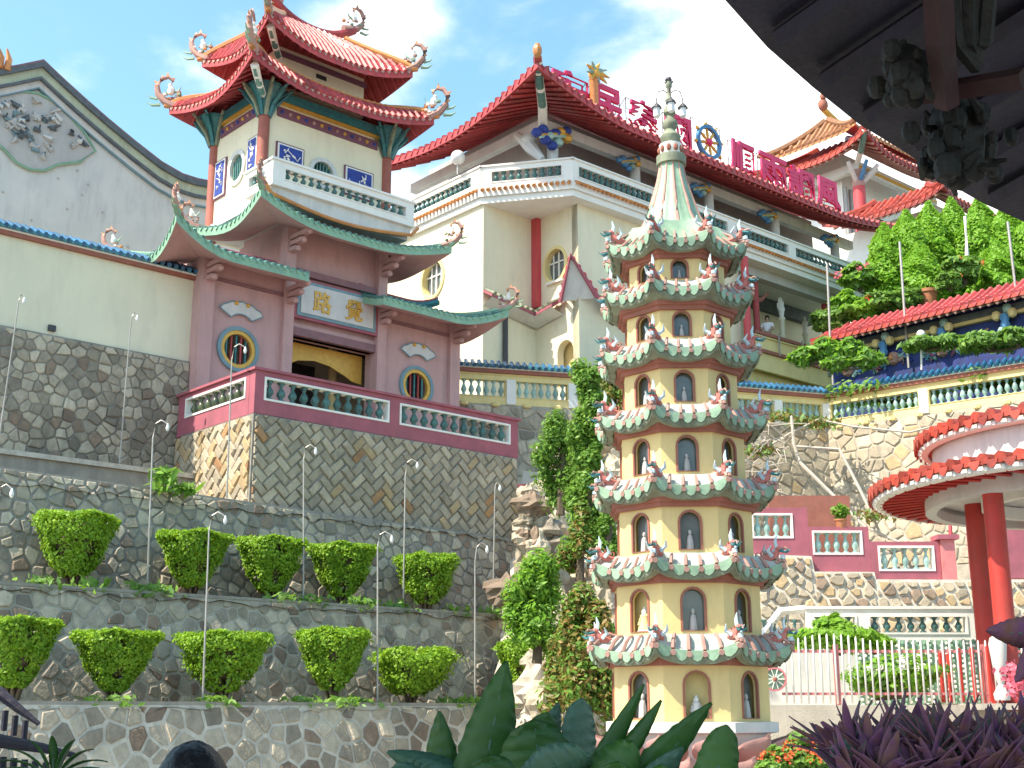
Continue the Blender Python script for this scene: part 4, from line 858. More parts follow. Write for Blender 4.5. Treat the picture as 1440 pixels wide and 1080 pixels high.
# upper storey set back under the eaves
box1('upper_wall', M['grey'], hl, H, 0.9, 17.2, 2.4, 2.7, 19.2, 22.98); box1('upper_wall', M['grey'], hl, H, 0.6, 0.9, 2.4, 9, 19.2, 22.85)
box1('ring_beam', M['greywhite'], hl, H, -.62, 18.0, 0.85, 1.15, 21.42, 21.78); box1('ring_beam', M['greywhite'], hl, H, -.62, -.32, 1.15, 8.6, 21.42, 21.78)
for u in (0.0, 4.2, 8.4, 12.6, 16.8): MB().lathe(H(u, 1.0, 19.2), [(.2,0),(.2,2.25)], 14).build('column', M['greywhite'], hl, True)
def cloudbracket(c, F, s=.5, m1='blue', m2='gold', m3='paleglaze'):
    mb = MB()
    for k, (du, dz) in enumerate(((-.9,.0),(-.55,.25),(-.2,.05),(.2,.30),(.5,.45),(.85,.6),(0,-.35),(.35,-.1),(.9,.25),(-.4,-.2))):
        mb.mi = (0,0,2,0,1,0,0,2,1,0)[k]; mb.lathe0(F(c[0]+du*s, c[1], c[2]+dz*s), .26*s, 8, 4, (1,1,.8))
    for k in range(3):
        mb.mi = k; mb.tube([F(c[0]-.8*s, c[1]-.05, c[2]-.1*k*s), F(c[0], c[1]-.12, c[2]+.25*s-.1*k*s), F(c[0]+.9*s, c[1]-.05, c[2]+.55*s-.1*k*s)], .07*s, 5)
    return mb.build('cloud_bracket', [M[m1], M[m2], M[m3]], hl, True)
for (u, z) in ((3.6,21.25),(7.6,21.3),(11.8,21.3),(16.1,21.3)): cloudbracket((u, .75, z), H, .55, 'blue2')
cloudbracket((-.3, .7, 21.05), H, .8, 'blue'); 
mb = MB(); mb.tube([H(-.6,2.2,21.6), H(-.6,1.5,20.9), H(-.5,1.0,20.3)], [.15,.25,.12], 8); mb.lathe0(H(-.6,1.6,21.2), .3, 8, 4, (1,1,.8)); mb.build('carved_bracket', M['greywhite'], hl, True)
hr = roof(H, hl, (-2.3,19.0,-.8,9.5), (1.9,17.0,3.4,6.0), 21.72, 23.9, 00.70, 0.5, 4.6, ('front','left'), .335, .105, 'redtile', th_=.20, push=.35, soff='redsoff', fasc='redtile', rafters=.335, rafmat='redtile', hipmat='redtile', tips=None, capmat='redtile', cpw=1.6, power=1.2)
mb = MB(); mb.lathe0(H(-2.75,-1.25,22.75), .16, 8, 5, (1,1,1.8)); mb.build('hip_finial', M['orange'], hl, True)
pth = [H(-.6,.85,21.5), H(-1.3,.1,21.75), H(-1.9,-.45,22.02), H(-2.35,-.85,22.32), H(-2.55,-1.1,22.5)]
MB().tube(pth, [.16,.16,.15,.14,.13], 6).build('corner_beam', M['white'], hl, True)
for i in range(1,4): MB().tube([pth[i].lerp(pth[i+1],.05)+Vector((0,0,-.05)), pth[i].lerp(pth[i+1],.85)+Vector((0,0,-.05))], .135, 6).build('beam_inlay', M['gtile'], hl)
# lower gable roof over the arched window bay
gk = dict(mt='redtile', soff='greywhite', fasc='pinkred')
def eaveband(pts, name, w_=.5):     # pts [(u,v,z)] skirting roof: sloped band with tile rolls
    for i in range(len(pts)-1):
        a = H(*pts[i]); b = H(*pts[i+1]); d = (b-a); Ln = d.length; dn = d.normalized(); hz = Vector((dn.x, dn.y, 0)).normalized(); n = Vector((hz.y, -hz.x, 0)); 
        if n.dot(-H.V-H.U) < 0: n = -n
        if n.y > 0: n = -n
        q = [a+n*w_, b+n*w_, b+Vector((0,0,w_*.55)), a+Vector((0,0,w_*.55))]
        mb = MB(); mb.add(q+[p-Vector((0,0,.1)) for p in q], [(0,1,2,3),(7,6,5,4),(0,4,5,1),(1,5,6,2),(3,2,6,7),(0,3,7,4)]); o = mb.build(name, M['pinkred'], hl)
        mb = MB(); mb.add([q[0]+n*.01-Vector((0,0,.12)), q[1]+n*.01-Vector((0,0,.12)), a-Vector((0,0,.30)).lerp(Vector((0,0,.3)),0), b-Vector((0,0,.30))], [(0,1,3,2)]); mb.build('eave_soffit', M['greywhite'], o)
        k = max(2, int(Ln/.24))
        for j in range(k):
            t = (j+.5)/k; p = q[0].lerp(q[1], t); r_ = q[3].lerp(q[2], t); MB().tube([p+Vector((0,0,.03))+n*.03, r_+Vector((0,0,.04))], [.075,.06], 6).build('tile_row', M['mossy'], o, True)
eaveband([(-1.83,HB,15.35),(.55,HB-.1,14.95)], 'skirt_roof'); eaveband([(.55,HB-.1,14.95),(.5,1.1,15.15)], 'skirt_roof')
for (p0, pt_, p1) in (((.45,1.15,15.2),(.3,.45,16.55),(1.35,.2,15.3)),):
    a, t, b = H(*p0), H(*pt_), H(*p1); fwd = (-H.V-H.U).normalized()*.35
    MB().extrude([a+fwd, t+fwd, b+fwd], fwd*-.12).build('gable_panel', M['greywhite'], hl)
    mbg = MB(); mbg.tube([a+fwd*1.15-Vector((0,0,.05)), t+fwd*1.15+Vector((0,0,.10)), b+fwd*1.15-Vector((0,0,.05))], .09, 6); mbg.build('gable_verge', M['pinkred'], hl)
    for (x, y) in ((a, t), (b, t)):
        for j in range(5): MB().tube([x.lerp(y, (j+.5)/5)+fwd*1.2+Vector((0,0,.12)), x.lerp(y, (j+.5)/5)-fwd*.3+Vector((0,0,.12))], .075, 6).build('tile_row', M['redtile'], hl, True)
eaveband([(1.3,.15,15.2),(6.0,.15,15.2)], 'skirt_roof')
box1('arch_back', M['yellow'], hl, H, 1.0, 1.05, .5, 2.5, 12, 14.3)
MB().tube([H(-.9,HB-.1,12.6), H(-.9,HB-.1,14.9)], .09, 8).build('downpipe', M['darkmetal'], hl)
# porch under the right part of the balcony
box1('porch_back', M['creamwall'], hl, H, 9.5, 19, 3.0, 3.2, 9, 19.0); box1('porch_side', M['cream'], hl, H, 9.28, 9.5, .72, 3.2, 9, 18.74); box1('porch_floor', M['concrete'], hl, H, 9.52, 19, .3, 2.98, 14.95, 15.15); box1('porch_plinth', M['yellow2'], hl, H, 9.52, 19, .35, .55, 11, 14.94)
box1('cross_beam', M['grey'], hl, H, 9.5, 17.3, .5, .9, 18.35, 18.74); box1('cross_beam', M['slate'], hl, H, 9.5, 17.3, 2.7, 2.98, 18.2, 18.74)
for (u, v) in ((9.22,.02),(10.95,.9),(15.6,.9)):
    c = MB().lathe(H(u,v,15.15 if v > .5 else 14.3), [(.13,0),(.13,3.2)] if v > .5 else [(.15,0),(.15,4.43)], 12).build('column', M['pinkcol'] if v < .5 else M['redsoff'], hl, True)
for k in (-1,1): MB().tube([H(10.95,.9,17.55), H(10.95+k*.35,.9,17.65), H(10.95+k*.85,.9,18.05)], [.11,.09,.04], 6).build('column_bracket', M['brick'], hl, True)
MB().panel(lambda a, b, d: H(a, 2.95+d, b), arch(15.5,15.15,1.1,1.95), [], .04).build('alcove', M['dark'], hl)
parapet(hl, lambda a, d, z: H(9.62+a, -.02+d, z), 4.6, 14.3, [], ('yellow2','white'), 14.9, 15.3, 15.68, thick=.15)
for z in (15.0, 15.70): box1('red_rail', M['brick'], hl, H, 9.55, 14.25, -.12, .2, z, z+.13)
for u in (10.9, 12.4): box1('rail_post', M['steel'], hl, H, u, u+.05, -.18, -.13, 15.0, 15.9)
# statues in the porch
def draped(c, s, name, label, m='white'):
    mb = MB(); c = Vector(c); mb.lathe(c, [(.28*s,0),(.30*s,.08*s),(.2*s,.12*s),(.24*s,.5*s),(.2*s,.9*s),(.23*s,1.2*s),(.08*s,1.4*s)], 12)
    mb.lathe0(c+Vector((0,0,1.54*s)), .13*s, 8, 5, (1,1,1.25)); mb.lathe0(c+Vector((0,0,1.74*s)), .06*s, 6, 3, (1,1,1))
    for k in (-1,1): mb.tube([c+Vector((k*.2*s,0,1.2*s)), c+Vector((k*.27*s,-.1*s,.95*s)), c+Vector((k*.04*s,-.24*s,1.05*s))], .06*s, 6)
    return tag(mb.build(name, M[m], None, True), label, 'statue')
for (pu, pv2, zt_) in ((16.25,2.4,17.5),(13.0,1.2,17.3)): tag(MB().lathe(H(pu,pv2,15.15), [(.16,0),(.16,.1),(.10,.15),(.10,zt_-15.3),(.15,zt_-15.2),(.15,zt_-15.15)], 12).build('pedestal', M['creamwall'], None, True), 'slim cream pedestal carrying the '+('small draped statue' if pu > 15 else 'raised hand sculpture')+' in the porch', 'pedestal')
draped(H(16.25,2.4,17.5), .46, 'draped_statue', 'white draped statue in the shaded porch left of the garden')
def hand_statue(c, s):
    mb = MB(); c = Vector(c); X = H.U; mb.tube([c, c+Vector((0,0,.35*s))], [.11*s,.15*s], 8); mb.lathe0(c+Vector((0,0,.48*s)), .20*s, 10, 5, (1,.6,1.15))
    for k, (dx, ln) in enumerate(((-.14,.42),(-.05,.5),(.045,.46),(.13,.34))):
        b = c+X*dx*s+Vector((0,0,.62*s)); mb.tube([b, b+X*dx*.3*s+Vector((0,0,ln*.5*s)), b+X*dx*.45*s+Vector((0,-.05*s,ln*s))], [.055*s,.05*s,.03*s], 6)
    b = c-X*.15*s+Vector((0,0,.4*s)); mb.tube([b, b-X*.14*s+Vector((0,0,.15*s)), b-X*.17*s+Vector((0,0,.36*s))], [.06*s,.055*s,.03*s], 6)
    return tag(mb.build('hand_sculpture', M['white'], None, True), 'white raised hand sculpture with fingers up in the shaded porch', 'sculpture')
hand_statue(H(13.0,1.2,17.3), .78)
# roof-top sign characters and dharma wheel
SV = 1.1
chars = [('安',0.05,1.85,24.1,'crimson rooftop sign character 安, leftmost of the row on the hall roof'),('民',2.2,3.6,24.15,'crimson rooftop sign character 民 beside the golden dragon pillar'),('泰',4.05,5.6,24.2,'crimson rooftop sign character 泰, just left of the pagoda spire'),
 ('國',6.1,7.5,24.25,'crimson rooftop sign character 國, between pagoda spire and dharma wheel'),('順',10.05,11.55,24.3,'crimson rooftop sign character 順, directly right of the dharma wheel'),('雨',11.95,13.65,24.3,'crimson rooftop sign character 雨, second right of the dharma wheel'),
 ('調',13.9,15.6,24.32,'crimson rooftop sign character 調, left of the last sign character'),('風',15.85,17.5,24.34,'crimson rooftop sign character 風, rightmost of the row on the hall roof')]
def signframe(root, u0, u1, z0, z1, step=.42):
    mb = MB(); f = lambda u, z: H(u, SV+.10, z); r = .018
    mb.tube([f(u0,z0-.5), f(u0,z1)], r, 4); mb.tube([f(u1,z0-.5), f(u1,z1)], r, 4); mb.tube([f(u0,z1), f(u1,z1)], r, 4); mb.tube([f(u0,z0), f(u1,z0)], r, 4)
    z = z0+step
    while z < z1-.1: mb.tube([f(u0,z), f(u1,z)], r*.7, 4); z += step
    mb.tube([H(u0,SV+.1,z1), H(u0,SV+1.4,z0+.2)], r, 4); mb.tube([H(u1,SV+.1,z1), H(u1,SV+1.4,z0+.2)], r, 4)
    mb.build('frame', M['darkmetal'], root)
for ch, u0, u1, zt, lab in chars:
    z0 = zt-1.22; t = thing('sign_character', lab, 'sign', H((u0+u1)/2, SV, z0), 'rooftop sign characters')
    signframe(t, u0-.05, u1+.05, z0, zt+.05)
    link(put_text('character', ch, H, (u0+u1)/2, SV-.02, (z0+zt)/2, 1.46, (u1-u0)*1.06, .10, M['signred'], wt=.028), t)
t = thing('dharma_wheel', 'blue and gold eight-spoked dharma wheel sign on the hall roof', 'sign', H(8.6, SV, 22.9)); signframe(t, 7.75, 9.5, 22.9, 24.65)
wc = (8.62, 23.75); fw_ = lambda a, b, d: H(a, SV-.05+d, b)
o = MB(); ringmesh(o, fw_, circ(*wc,.72,36), circ(*wc,.58,36), -.08, .08); o.build('rim', M['blue2'], t, True)
for k in range(8):
    a = pi*k/4+.2; p = lambda r: H(wc[0]+r*cos(a), SV-.05, wc[1]+r*sin(a)); MB().tube([p(.15), p(.35), p(.60)], [.04,.07,.035], 6).build('spoke', M['gold'], t, True); MB().tube([p(.72), p(.80), p(.9)], [.05,.085,.03], 6).build('rim_knob', M['gold'], t, True)
MB().lathe0(H(wc[0], SV-.05, wc[1]), .17, 10, 6, (1,1,1)).build('hub', M['signred'], t, True)
# golden dragon pillar among the letters
t = thing('dragon_pillar', 'ochre pillar topped by a flaring golden dragon head between the first sign characters', 'ornament', H(2.0, .9, 22.5))
MB().lathe(H(2.0,.9,22.4), [(.17,0),(.17,1.7),(.2,1.75)], 10).build('shaft', M['orange'], t, True)
mb = MB(); c = H(2.05,.9,24.4)
for k in range(9):
    a = 2*pi*k/9; d = H.U*cos(a)+Vector((0,0,1))*sin(a)*.7-H.V*.3; mb.mi = k % 2; mb.tube([c, c+d*.3+Vector((0,0,.08)), c+d*.62+Vector((0,0,.0))], [.13,.09,.02], 6)
mb.mi = 0; mb.lathe0(c, .24, 10, 5, (1,1,.9)); mb.build('dragon_head', [M['gold'], M['paleglaze']], t, True)
# globe lamp on the balcony
t = thing('globe_lamp', 'white round globe lamp standing on the left hall balcony', 'lamp', H(-2.2,3.6,19.9)); MB().lathe0(H(-2.2,3.6,20.75), .27, 14, 8, (1,1,1)).build('globe', M['lampglass'], t, True); MB().tube([H(-2.2,3.6,20.1), H(-2.2,3.6,20.5)], .04, 6).build('stem', M['steel'], t)
# ================================================================== upper right pavilion
c = onray(1215, 185, 56); K = Frame(c.x, c.y, 49)
pv = thing('roof_pavilion', 'red roofed pavilion with pink column rising behind the right end of the hall roof', 'pavilion', K(3, 3, 20)); ez = c.z
roof(K, pv, (0,9,0,7), (2.6,6.5,2.6,4.4), ez-.55, ez+1.2, .6, .5, 2.6, ('front','left'), .36, .12, 'redtile2', th_=.18, soff='redsoff', fasc='redtile2', rafters=.36, rafmat='salmon', hipmat='redtile2')
roof(K, pv, (0.6,8,0.9,6.1), (2.2,7,3.4,3.6), ez+.75, ez+2.45, .1, .1, 1, ('front','left'), .36, .11, 'dulltile', hips=True, fasc='orange', soff='redsoff')
pa = [K(2.0+.5*i, 3.5, ez+2.6+.5*max(0,1-i/5)**2) for i in range(11)]; MB().tube(pa, .16, 7).build('ridge', M['gold'], pv, True)
mb = MB(); mb.lathe0(K(1.95,3.5,ez+3.35), .27, 8, 5, (1,1,1.3)); mb.lathe0(K(1.85,3.4,ez+3.75), .18, 8, 4, (1,1,1)); mb.build('ridge_beast', M['brick'], pv, True)
box1('wall', M['white'], pv, K, 1.8, 8, 2.6, 6, ez-7, ez+.35); box1('beam', M['greywhite'], pv, K, 1.2, 8.2, 1.2, 1.5, ez-1.2, ez-.75); box1('beam', M['gold'], pv, K, 1.2, 8.2, 1.16, 1.19, ez-1.1, ez-.95); box1('beam', M['greywhite'], pv, K, 1.2, 1.5, 1.5, 6, ez-1.2, ez-.75)
MB().lathe(K(1.4,1.4,ez-7), [(.3,0),(.3,5.4)], 14).build('column', M['pinkcol'], pv, True); MB().lathe(K(1.4,1.4,ez-2.0), [(.31,0),(.31,.85)], 14).build('column_head', M['salmon'], pv, True)
mb = MB()
for k in range(5):
    d = (K.U*cos(k*.9-.6)-K.V*abs(sin(k*.9-.6)))
    mb.mi = k % 2; mb.tube([K(1.4,1.4,ez-1.9), K(1.4,1.4,ez-1.5)+d*.5, K(1.4,1.4,ez-1.0)+d*1.0], [.12,.12,.1], 6)
mb.build('column_bracket', [M['greywhite'], M['blue2']], pv, True)
pth = [K(1.3,1.3,ez-.75), K(.7,.7,ez-.55), K(.1,.1,ez-.25), K(-.15,-.15,ez+.0)]; MB().tube(pth, .15, 6).build('corner_beam', M['white'], pv, True); MB().tube([p+Vector((0,0,-.04)) for p in pth[1:]], .14, 6).build('beam_inlay', M['gtile'], pv, True)
for k in range(2): MB().tube([K(1.9+k*.5,2.5,ez-6), K(1.9+k*.5,2.5,ez-1.5)], .1, 8).build('downpipe', M['steel'], pv)
MB().panel(lambda a, b, d: K(a, 2.55+d, b), [(3.6,ez-4.6),(5.6,ez-4.6),(5.6,ez-2.4),(3.6,ez-2.4)], [], .04).build('window', M['dark'], pv)
c2 = onray(1237, 292, 56); K2 = Frame(c2.x, c2.y, 49)
lw = thing('side_wing', 'small red tiled wing roof to the right below the pavilion above the conifers', 'roof', K2(2,2,18))
c3 = onray(1325, 262, 53); K3 = Frame(c3.x, c3.y, 49)
roof(K3, lw, (0,6,0,6), (1.6,5,1.6,4.4), c3.z-.3, c3.z+.9, .35, .3, 1.6, ('front','left'), .34, .12, 'redtile2', th_=.18, soff='redsoff', fasc='redtile2', rafters=.34, rafmat='salmon', hipmat='redtile2')
box1('wall', M['white'], lw, K3, 1.2, 6, 1.2, 6, c3.z-8, c3.z-.3); box1('beam', M['greywhite'], lw, K3, .8, 6, .8, 1.15, c3.z-.75, c3.z-.45)
# ================================================================== grey gable hall on the left
gb = thing('gable_hall', 'weathered white gable end with painted medallion and green trim, far left', 'building', G(-.3, 14, 12))
zc = lambda u: 22.2-0.62*abs(u+.33)+0.022*abs(u+.33)**2+0.25*max(0,abs(u+.33)-4.6)**1.5
us = [-6.6+i*.55 for i in range(24)]
us = [-.33+x for x in (-6.4,-5.8,-5.2,-4.4,-3.4,-2.4,-1.5,-.8,-.3,0,.3,.8,1.5,2.4,3.4,4.4,5.2,5.8,6.4)]
MB().extrude([G(u,14.3,zc(u)-.1) for u in us]+[G(9.5,14.3,17.0),G(9.5,14.3,8),G(-9.5,14.3,8),G(-9.5,14.3,17.0)], G(0,.3,0)-G(0,0,0)).build('gable_wall', M['greywhite'], gb)
def vband(z0, z1, dv, name, m):
    mb = MB(); vs = [G(u, 14.3-dv, zc(u)+z) for z in (z0, z1) for u in us]+[G(u, 14.3+.1, zc(u)+z) for z in (z0, z1) for u in us]; n = len(us)
    fs = []
    for i in range(n-1): fs += [(i,i+1,n+i+1,n+i),(n+i,n+i+1,3*n+i+1,3*n+i),(2*n+i,i,0,0)[:0] or (i,2*n+i,2*n+i+1,i+1)]
    fs += [(0,n,3*n,2*n),(n-1,2*n+n-1,3*n+n-1,2*n-1)]
    mb.add(vs, fs); mb.build(name, M[m], gb)
vband(-.08,.12,.34,'verge','slate'); vband(-.40,-.08,.22,'verge_band','verge'); vband(-.50,-.40,.26,'verge_line','slate'); vband(-.74,-.50,.12,'verge_band','greywhite'); vband(-.79,-.74,.14,'verge_line','greyblue')
vband(.12,.20,.30,'ridge_cap','mauve_dark')
for k in range(2):
    u = -.33-1.4; MB().tube([G(u+k*.25,14,zc(u)+.2), G(u+k*.25+.05,14,zc(u)+.6), G(u+k*.3-.1,14,zc(u)+.95)], [.13,.10,.03], 6).build('ridge_finial', M['orange'], gb, True)
md = [(-.33+x, 20.0+y) for x, y in ((-2.1,-.15),(-1.6,-.7),(-.9,-1.0),(-.45,-1.35),(0,-1.45),(.45,-1.35),(.9,-1.0),(1.6,-.7),(2.1,-.15),(1.7,.35),(1.0,.9),(.5,1.15),(0,1.25),(-.5,1.15),(-1.0,.9),(-1.7,.35))]
mdp = MB().extrude([G(a,14.29,b) for a, b in md], G(0,-.05,0)-G(0,0,0)).build('medallion', M['grey'], gb)
MB().tube([G(a,14.23,b) for a, b in md+md[:1]], .05, 5).build('medallion_rim', M['gpale'], mdp)
rg = random.Random(5)
mb = MB()
for k in range(70):
    a, b = rg.uniform(-1.7,1.7), rg.uniform(-1.0,.9)
    if abs(a)/1.9+abs(b)/1.35 > .95: continue
    mb.mi = rg.choice((0,0,1,2,3)); p0 = G(-.33+a, 14.2, 20+b); mb.tube([p0, p0+G.U*rg.uniform(-.25,.25)+Vector((0,0,rg.uniform(-.15,.2))), p0+G.U*rg.uniform(-.35,.35)+Vector((0,0,rg.uniform(-.2,.3)))], [rg.uniform(.05,.12), .09, .03], 5)
mb.build('medallion_relief', [M['grey'], M['greywhite'], M['greyblue'], M['slate']], mdp, True)
MB().extrude([G(u,14.4,z) for u, z in ((-6.6,19.6),(-.33,22.1),(6,19.6))], G(0,12,0)-G(0,0,0)).build('roof_slopes', M['mossy'], gb)
rg = random.Random(9)
for k in range(12): MB().lathe0(G(-1.3+rg.uniform(0,5), 14.28, 16.6+rg.uniform(0,2.6)), .045, 6, 3, (1,1,1)).build('iron_boss', M['grey'], gb)
# ================================================================== blue-capped balustrade on the stone retaining wall
def segframe(p, q): return Frame(p[0], p[1], math.degrees(atan2(q[0]-p[0], q[1]-p[1]))), hypot(q[0]-p[0], q[1]-p[1])
bw = thing('balustrade_wall', 'long yellow balustrade with blue tiled coping on a rubble retaining wall behind the pagoda', 'balustrade', (8, 40, 3))
PTS = [(-4.0,38.4),(1.95,39.9),(10.76,42.7),(18.8,36.4)]
random.seed(41)
for i in range(3):
    F_, Ln = segframe(PTS[i], PTS[i+1]); lit = i == 2
    stp = 2.05 if i < 2 else 3.05; n = round(Ln/stp); st = Ln/n; pans = [(k*st+.16, (k+1)*st-.16) for k in range(n)]
    parapet(bw, lambda a, d, z: F_(a, d, z), Ln, 10.98, pans, ('yellow2','yellow2'), 11.22, 11.78, 11.98, nb=.24, rad=.095, bal='paleglaze', thick=.26, frame=.02, cap=.02)
    for k in range(n+1): box1('post', M['white'], bw, F_, max(0,k*st-.15), min(Ln,k*st+.15), -.05, .31, 10.99, 11.80)
    box1('red_band', M['brick'], bw, F_, -.02, Ln+.02, -.10, .36, 11.985, 12.10); box1('pale_band', M['white'], bw, F_, -.02, Ln+.02, -.14, .40, 12.104, 12.14)
    mb = MB(); mb.add([F_(0,-.18,12.142),F_(Ln,-.18,12.142),F_(Ln,.13,12.34),F_(0,.13,12.34),F_(Ln,.44,12.142),F_(0,.44,12.142)], [(0,1,2,3),(3,2,4,5),(0,5,4,1),(0,3,5),(1,4,2)]); mb.build('coping_bed', M['bluegreen'], bw)
    m = int(Ln/.21)
    for k in range(m):
        a = (k+.5)*Ln/m; MB().tube([F_(a,-.22,12.17), F_(a,-.05,12.28), F_(a,.13,12.39)], [.07,.06,.07], 6).build('cap_tile', M['bluetile'], bw, True)
    for k in range(int(Ln/.9)): a = (k+.5)*Ln/int(Ln/.9); MB().lathe0(F_(a,-.05,10.96), .1, 6, 3, (1.6,1,1)).build('drip_boss', M['yellow2'], bw, True)
    z0 = 4.5; bat = .10; fn = lambda a, b, d: F_(a, (b-10.95)*bat-d, b)
    MB().extrude([fn(0,z0,0), fn(Ln,z0,0), fn(Ln,10.98,0), fn(0,10.98,0)], F_(0,.5,0)-F_(0,0,0)).build('mortar_core', M['mortar'], bw)
    stonewall(fn, voronoi([(0.02,6.0 if i else 8),(Ln-.02,6.0 if i else 8),(Ln-.02,10.93),(0.02,10.93)], .46, .40, .85), bw, [STONEW[1], STONE[1], STONEW[0], STONEW[2]] if i else STONE, (5,5,1.6,4) if i else (5,4,2,1), gap=.024, t=.04)  # first run gets grey stones, colour standing in for the gate's shadow
# bare climbing stems and pipe over the wall
mb = MB(); rg = random.Random(3)
F_, Ln = segframe(PTS[2], PTS[3])
def stem(pts, r): return [onray(x, y, Y) for x, y, Y in pts]
mb.tube(stem([(1113,585,40.6),(1116,625,40.4),(1125,650,40.2),(1165,690,39.6),(1215,740,38.9),(1270,765,38)],0), [.05,.05,.06,.06,.05,.04], 6)
mb.tube(stem([(1120,628,40.3),(1180,632,39.8),(1190,650,39.6),(1215,700,39),(1240,755,38.6)],0), [.05,.05,.05,.05,.04], 6)
mb.tube(stem([(1060,640,40.8),(1110,610,40.6),(1150,590,41),(1200,600,40.4),(1280,608,39),(1310,600,38)],0), .035, 5)
for k in range(26):
    x, y = rg.uniform(1045,1105), rg.uniform(600,690); mb.tube([onray(x,y,40.2), onray(x+rg.uniform(-25,25),y+rg.uniform(-20,10),40.0), onray(x+rg.uniform(-40,40),y+rg.uniform(-35,15),39.8)], [.03,.022,.012], 4)
tag(mb.build('climbing_stems', M['palebark'], None, True), 'bare pale climbing stems spread over the sunlit rubble wall right of the pagoda', 'climber')
# ================================================================== stepped rose stair balustrade
sb = thing('stair_parapet', 'stepped rose painted stair parapet with white framed baluster panels on the rubble slope', 'parapet', W(8.5, 33, 4.8))
for (u0,u1,z0,z1,p0,p1,q0,q1) in ((5.2,7.66,5.35,6.72,6.20,7.27,5.92,6.57),(7.66,9.22,4.95,6.22,7.75,9.04,5.50,6.12),(9.22,11.02,4.75,5.84,9.42,10.87,5.08,5.73)):
    parapet(sb, lambda a, d, z: W(u0+a, 33+d, z), u1-u0-.002, z0, [(p0-u0,p1-u0)], ('pinkred','white'), q0, q1, z1, thick=.25, nb=.26, rad=.09, bal='paleglaze', frame=.05, cap=0)
box1('pier', M['pinkpaint'], sb, W, 11.03, 11.38, 32.9, 33.3, 4.6, 5.88); box1('pier_cap', M['pinkred'], sb, W, 10.93, 11.48, 32.8, 33.4, 5.882, 6.0); box1('far_wall', M['pinkred'], sb, W, 12.2, 16, 34, 34.3, 5.0, 7.0)
box1('stair_back', M['brick'], sb, W, 7.0, 9.2, 34.6, 34.9, 5.0, 7.3)
t = thing('potted_plant', 'small potted shrub in a terracotta pot on the rose stair parapet', 'plant', onray(1183,745,33.1))
pb = onray(1183,746,33.1); MB().lathe(pb, [(.10,0),(.15,.24),(.17,.25),(.17,.29),(.13,.29)], 12).build('pot', M['terracotta'], t, True)
rg_ = np.random.default_rng(4); P = rg_.normal(0,1,(260,3)); P /= np.linalg.norm(P,axis=1)[:,None]; P = P*rg_.uniform(.4,1,(260,1))*np.array([.24,.2,.24])+np.array([pb.x,pb.y,pb.z+.48]); leafmesh('foliage', P, np.tile([0,-.3,1],(260,1)), .08, LEAF['weed'], t)
sp = MB(); sp.add([W(11.3,33.2,5.8),W(11.1,33.1,7.2),W(11.0,33.1,8.5)],[]) if False else None
tag(MB().tube([onray(1337,760,33), onray(1336,730,33), onray(1335,700,33)], .05, 6).build('red_pole', M['pinkcol'], None), 'short red pole rising from the rose stair pier', 'pole')
# light-jointed rubble below the stairs
rw = thing('rubble_wall', 'rounded rubble wall with broad white joints below the rose stair parapet', 'wall', W(8, 32, 2.5)); random.seed(43)
fn = lambda a, b, d: W(a, 32.78+(b-5.3)*.18-d, b)
MB().extrude([fn(3.5,2.5,0),fn(13.5,2.5,0),fn(13.5,4.82,0),fn(9.24,4.84,0),fn(9.22,5.03,0),fn(7.7,5.04,0),fn(7.66,5.44,0),fn(3.5,5.6,0)], Vector((0,.3,0))).build('mortar_core', M['mortar_light'], rw)
for (ra, rb_, rt) in ((3.6,7.64,5.42),(7.66,9.2,5.02),(9.22,13.4,4.80)): stonewall(fn, voronoi([(ra,2.6),(rb_,2.6),(rb_,rt),(ra,rt)], .34, .46, .8), rw, [STONEW[1], STONEW[2], STONEW[0], STONE[3]], (4,3,2.5,2.5), gap=.034, t=.07)
mb = MB(); mb.add([W(3,33.2,4.5),W(16,33.2,4.3),W(19,37,4.9),W(3,40.5,5.0)], [(0,1,2,3)]); struct(mb.build('stair_landing', M['beige'], None))
mb = MB(); mb.add([W(3.4,22.1,1.6),W(16,22.1,1.6),W(16,33,1.7),W(3.4,33,1.7)], [(0,1,2,3)]); struct(mb.build('garden_terrace', M['beige'], None))
# ================================================================== white balustrade
wb = thing('white_balustrade', 'white concrete balustrade with dark balusters behind the picket fence', 'balustrade', W(8, 27, 1.7))
parapet(wb, lambda a, d, z: W(6.12+a, 27+d, z), 3.6, 2.9, [(.12,1.05),(1.28,3.35)], ('white','white'), 3.14, 3.54, 3.72, nb=.235, rad=.08, bal='baluster', thick=.2, frame=.04, cap=.03)
box1('plinth', M['greywhite'], wb, W, 4.6, 9.75, 27.01, 27.19, 1.6, 2.9)
for (a, b) in (((4.75,3.0),(5.62,3.62)),):
    MB().tube([W(a[0],27.1,a[1]-.4), W(b[0],27.1,b[1]), W(6.13,27.1,3.66)], .09, 4).build('sloping_handrail', M['white'], wb)
    balusters(lambda x: (x, 27.1), 5.15, 6.0, 4, 2.88, 3.45, .07, 'baluster', wb)
# blossom-studded pale green trellis wall
tr = thing('trellis_wall', 'pale green and white studded screen wall behind the picket fence', 'wall', W(8.5, 26, 1.6))
box1('backing', M['gpale'], tr, W, 6.9, 12, 26.2, 26.3, 1.65, 2.98); rg = random.Random(8); mb = MB()
for i in range(46):
    for j in range(13): mb.mi = 0 if rg.random() < .7 else 1; mb.lathe0(W(6.95+i*.11+rg.uniform(-.02,.02), 26.17, 1.72+j*.1+(i % 2)*.05), .042, 5, 3, (1,.6,.8))
tag(mb.build('studs', [M['white'], M['gpale']], tr), kind='stuff')
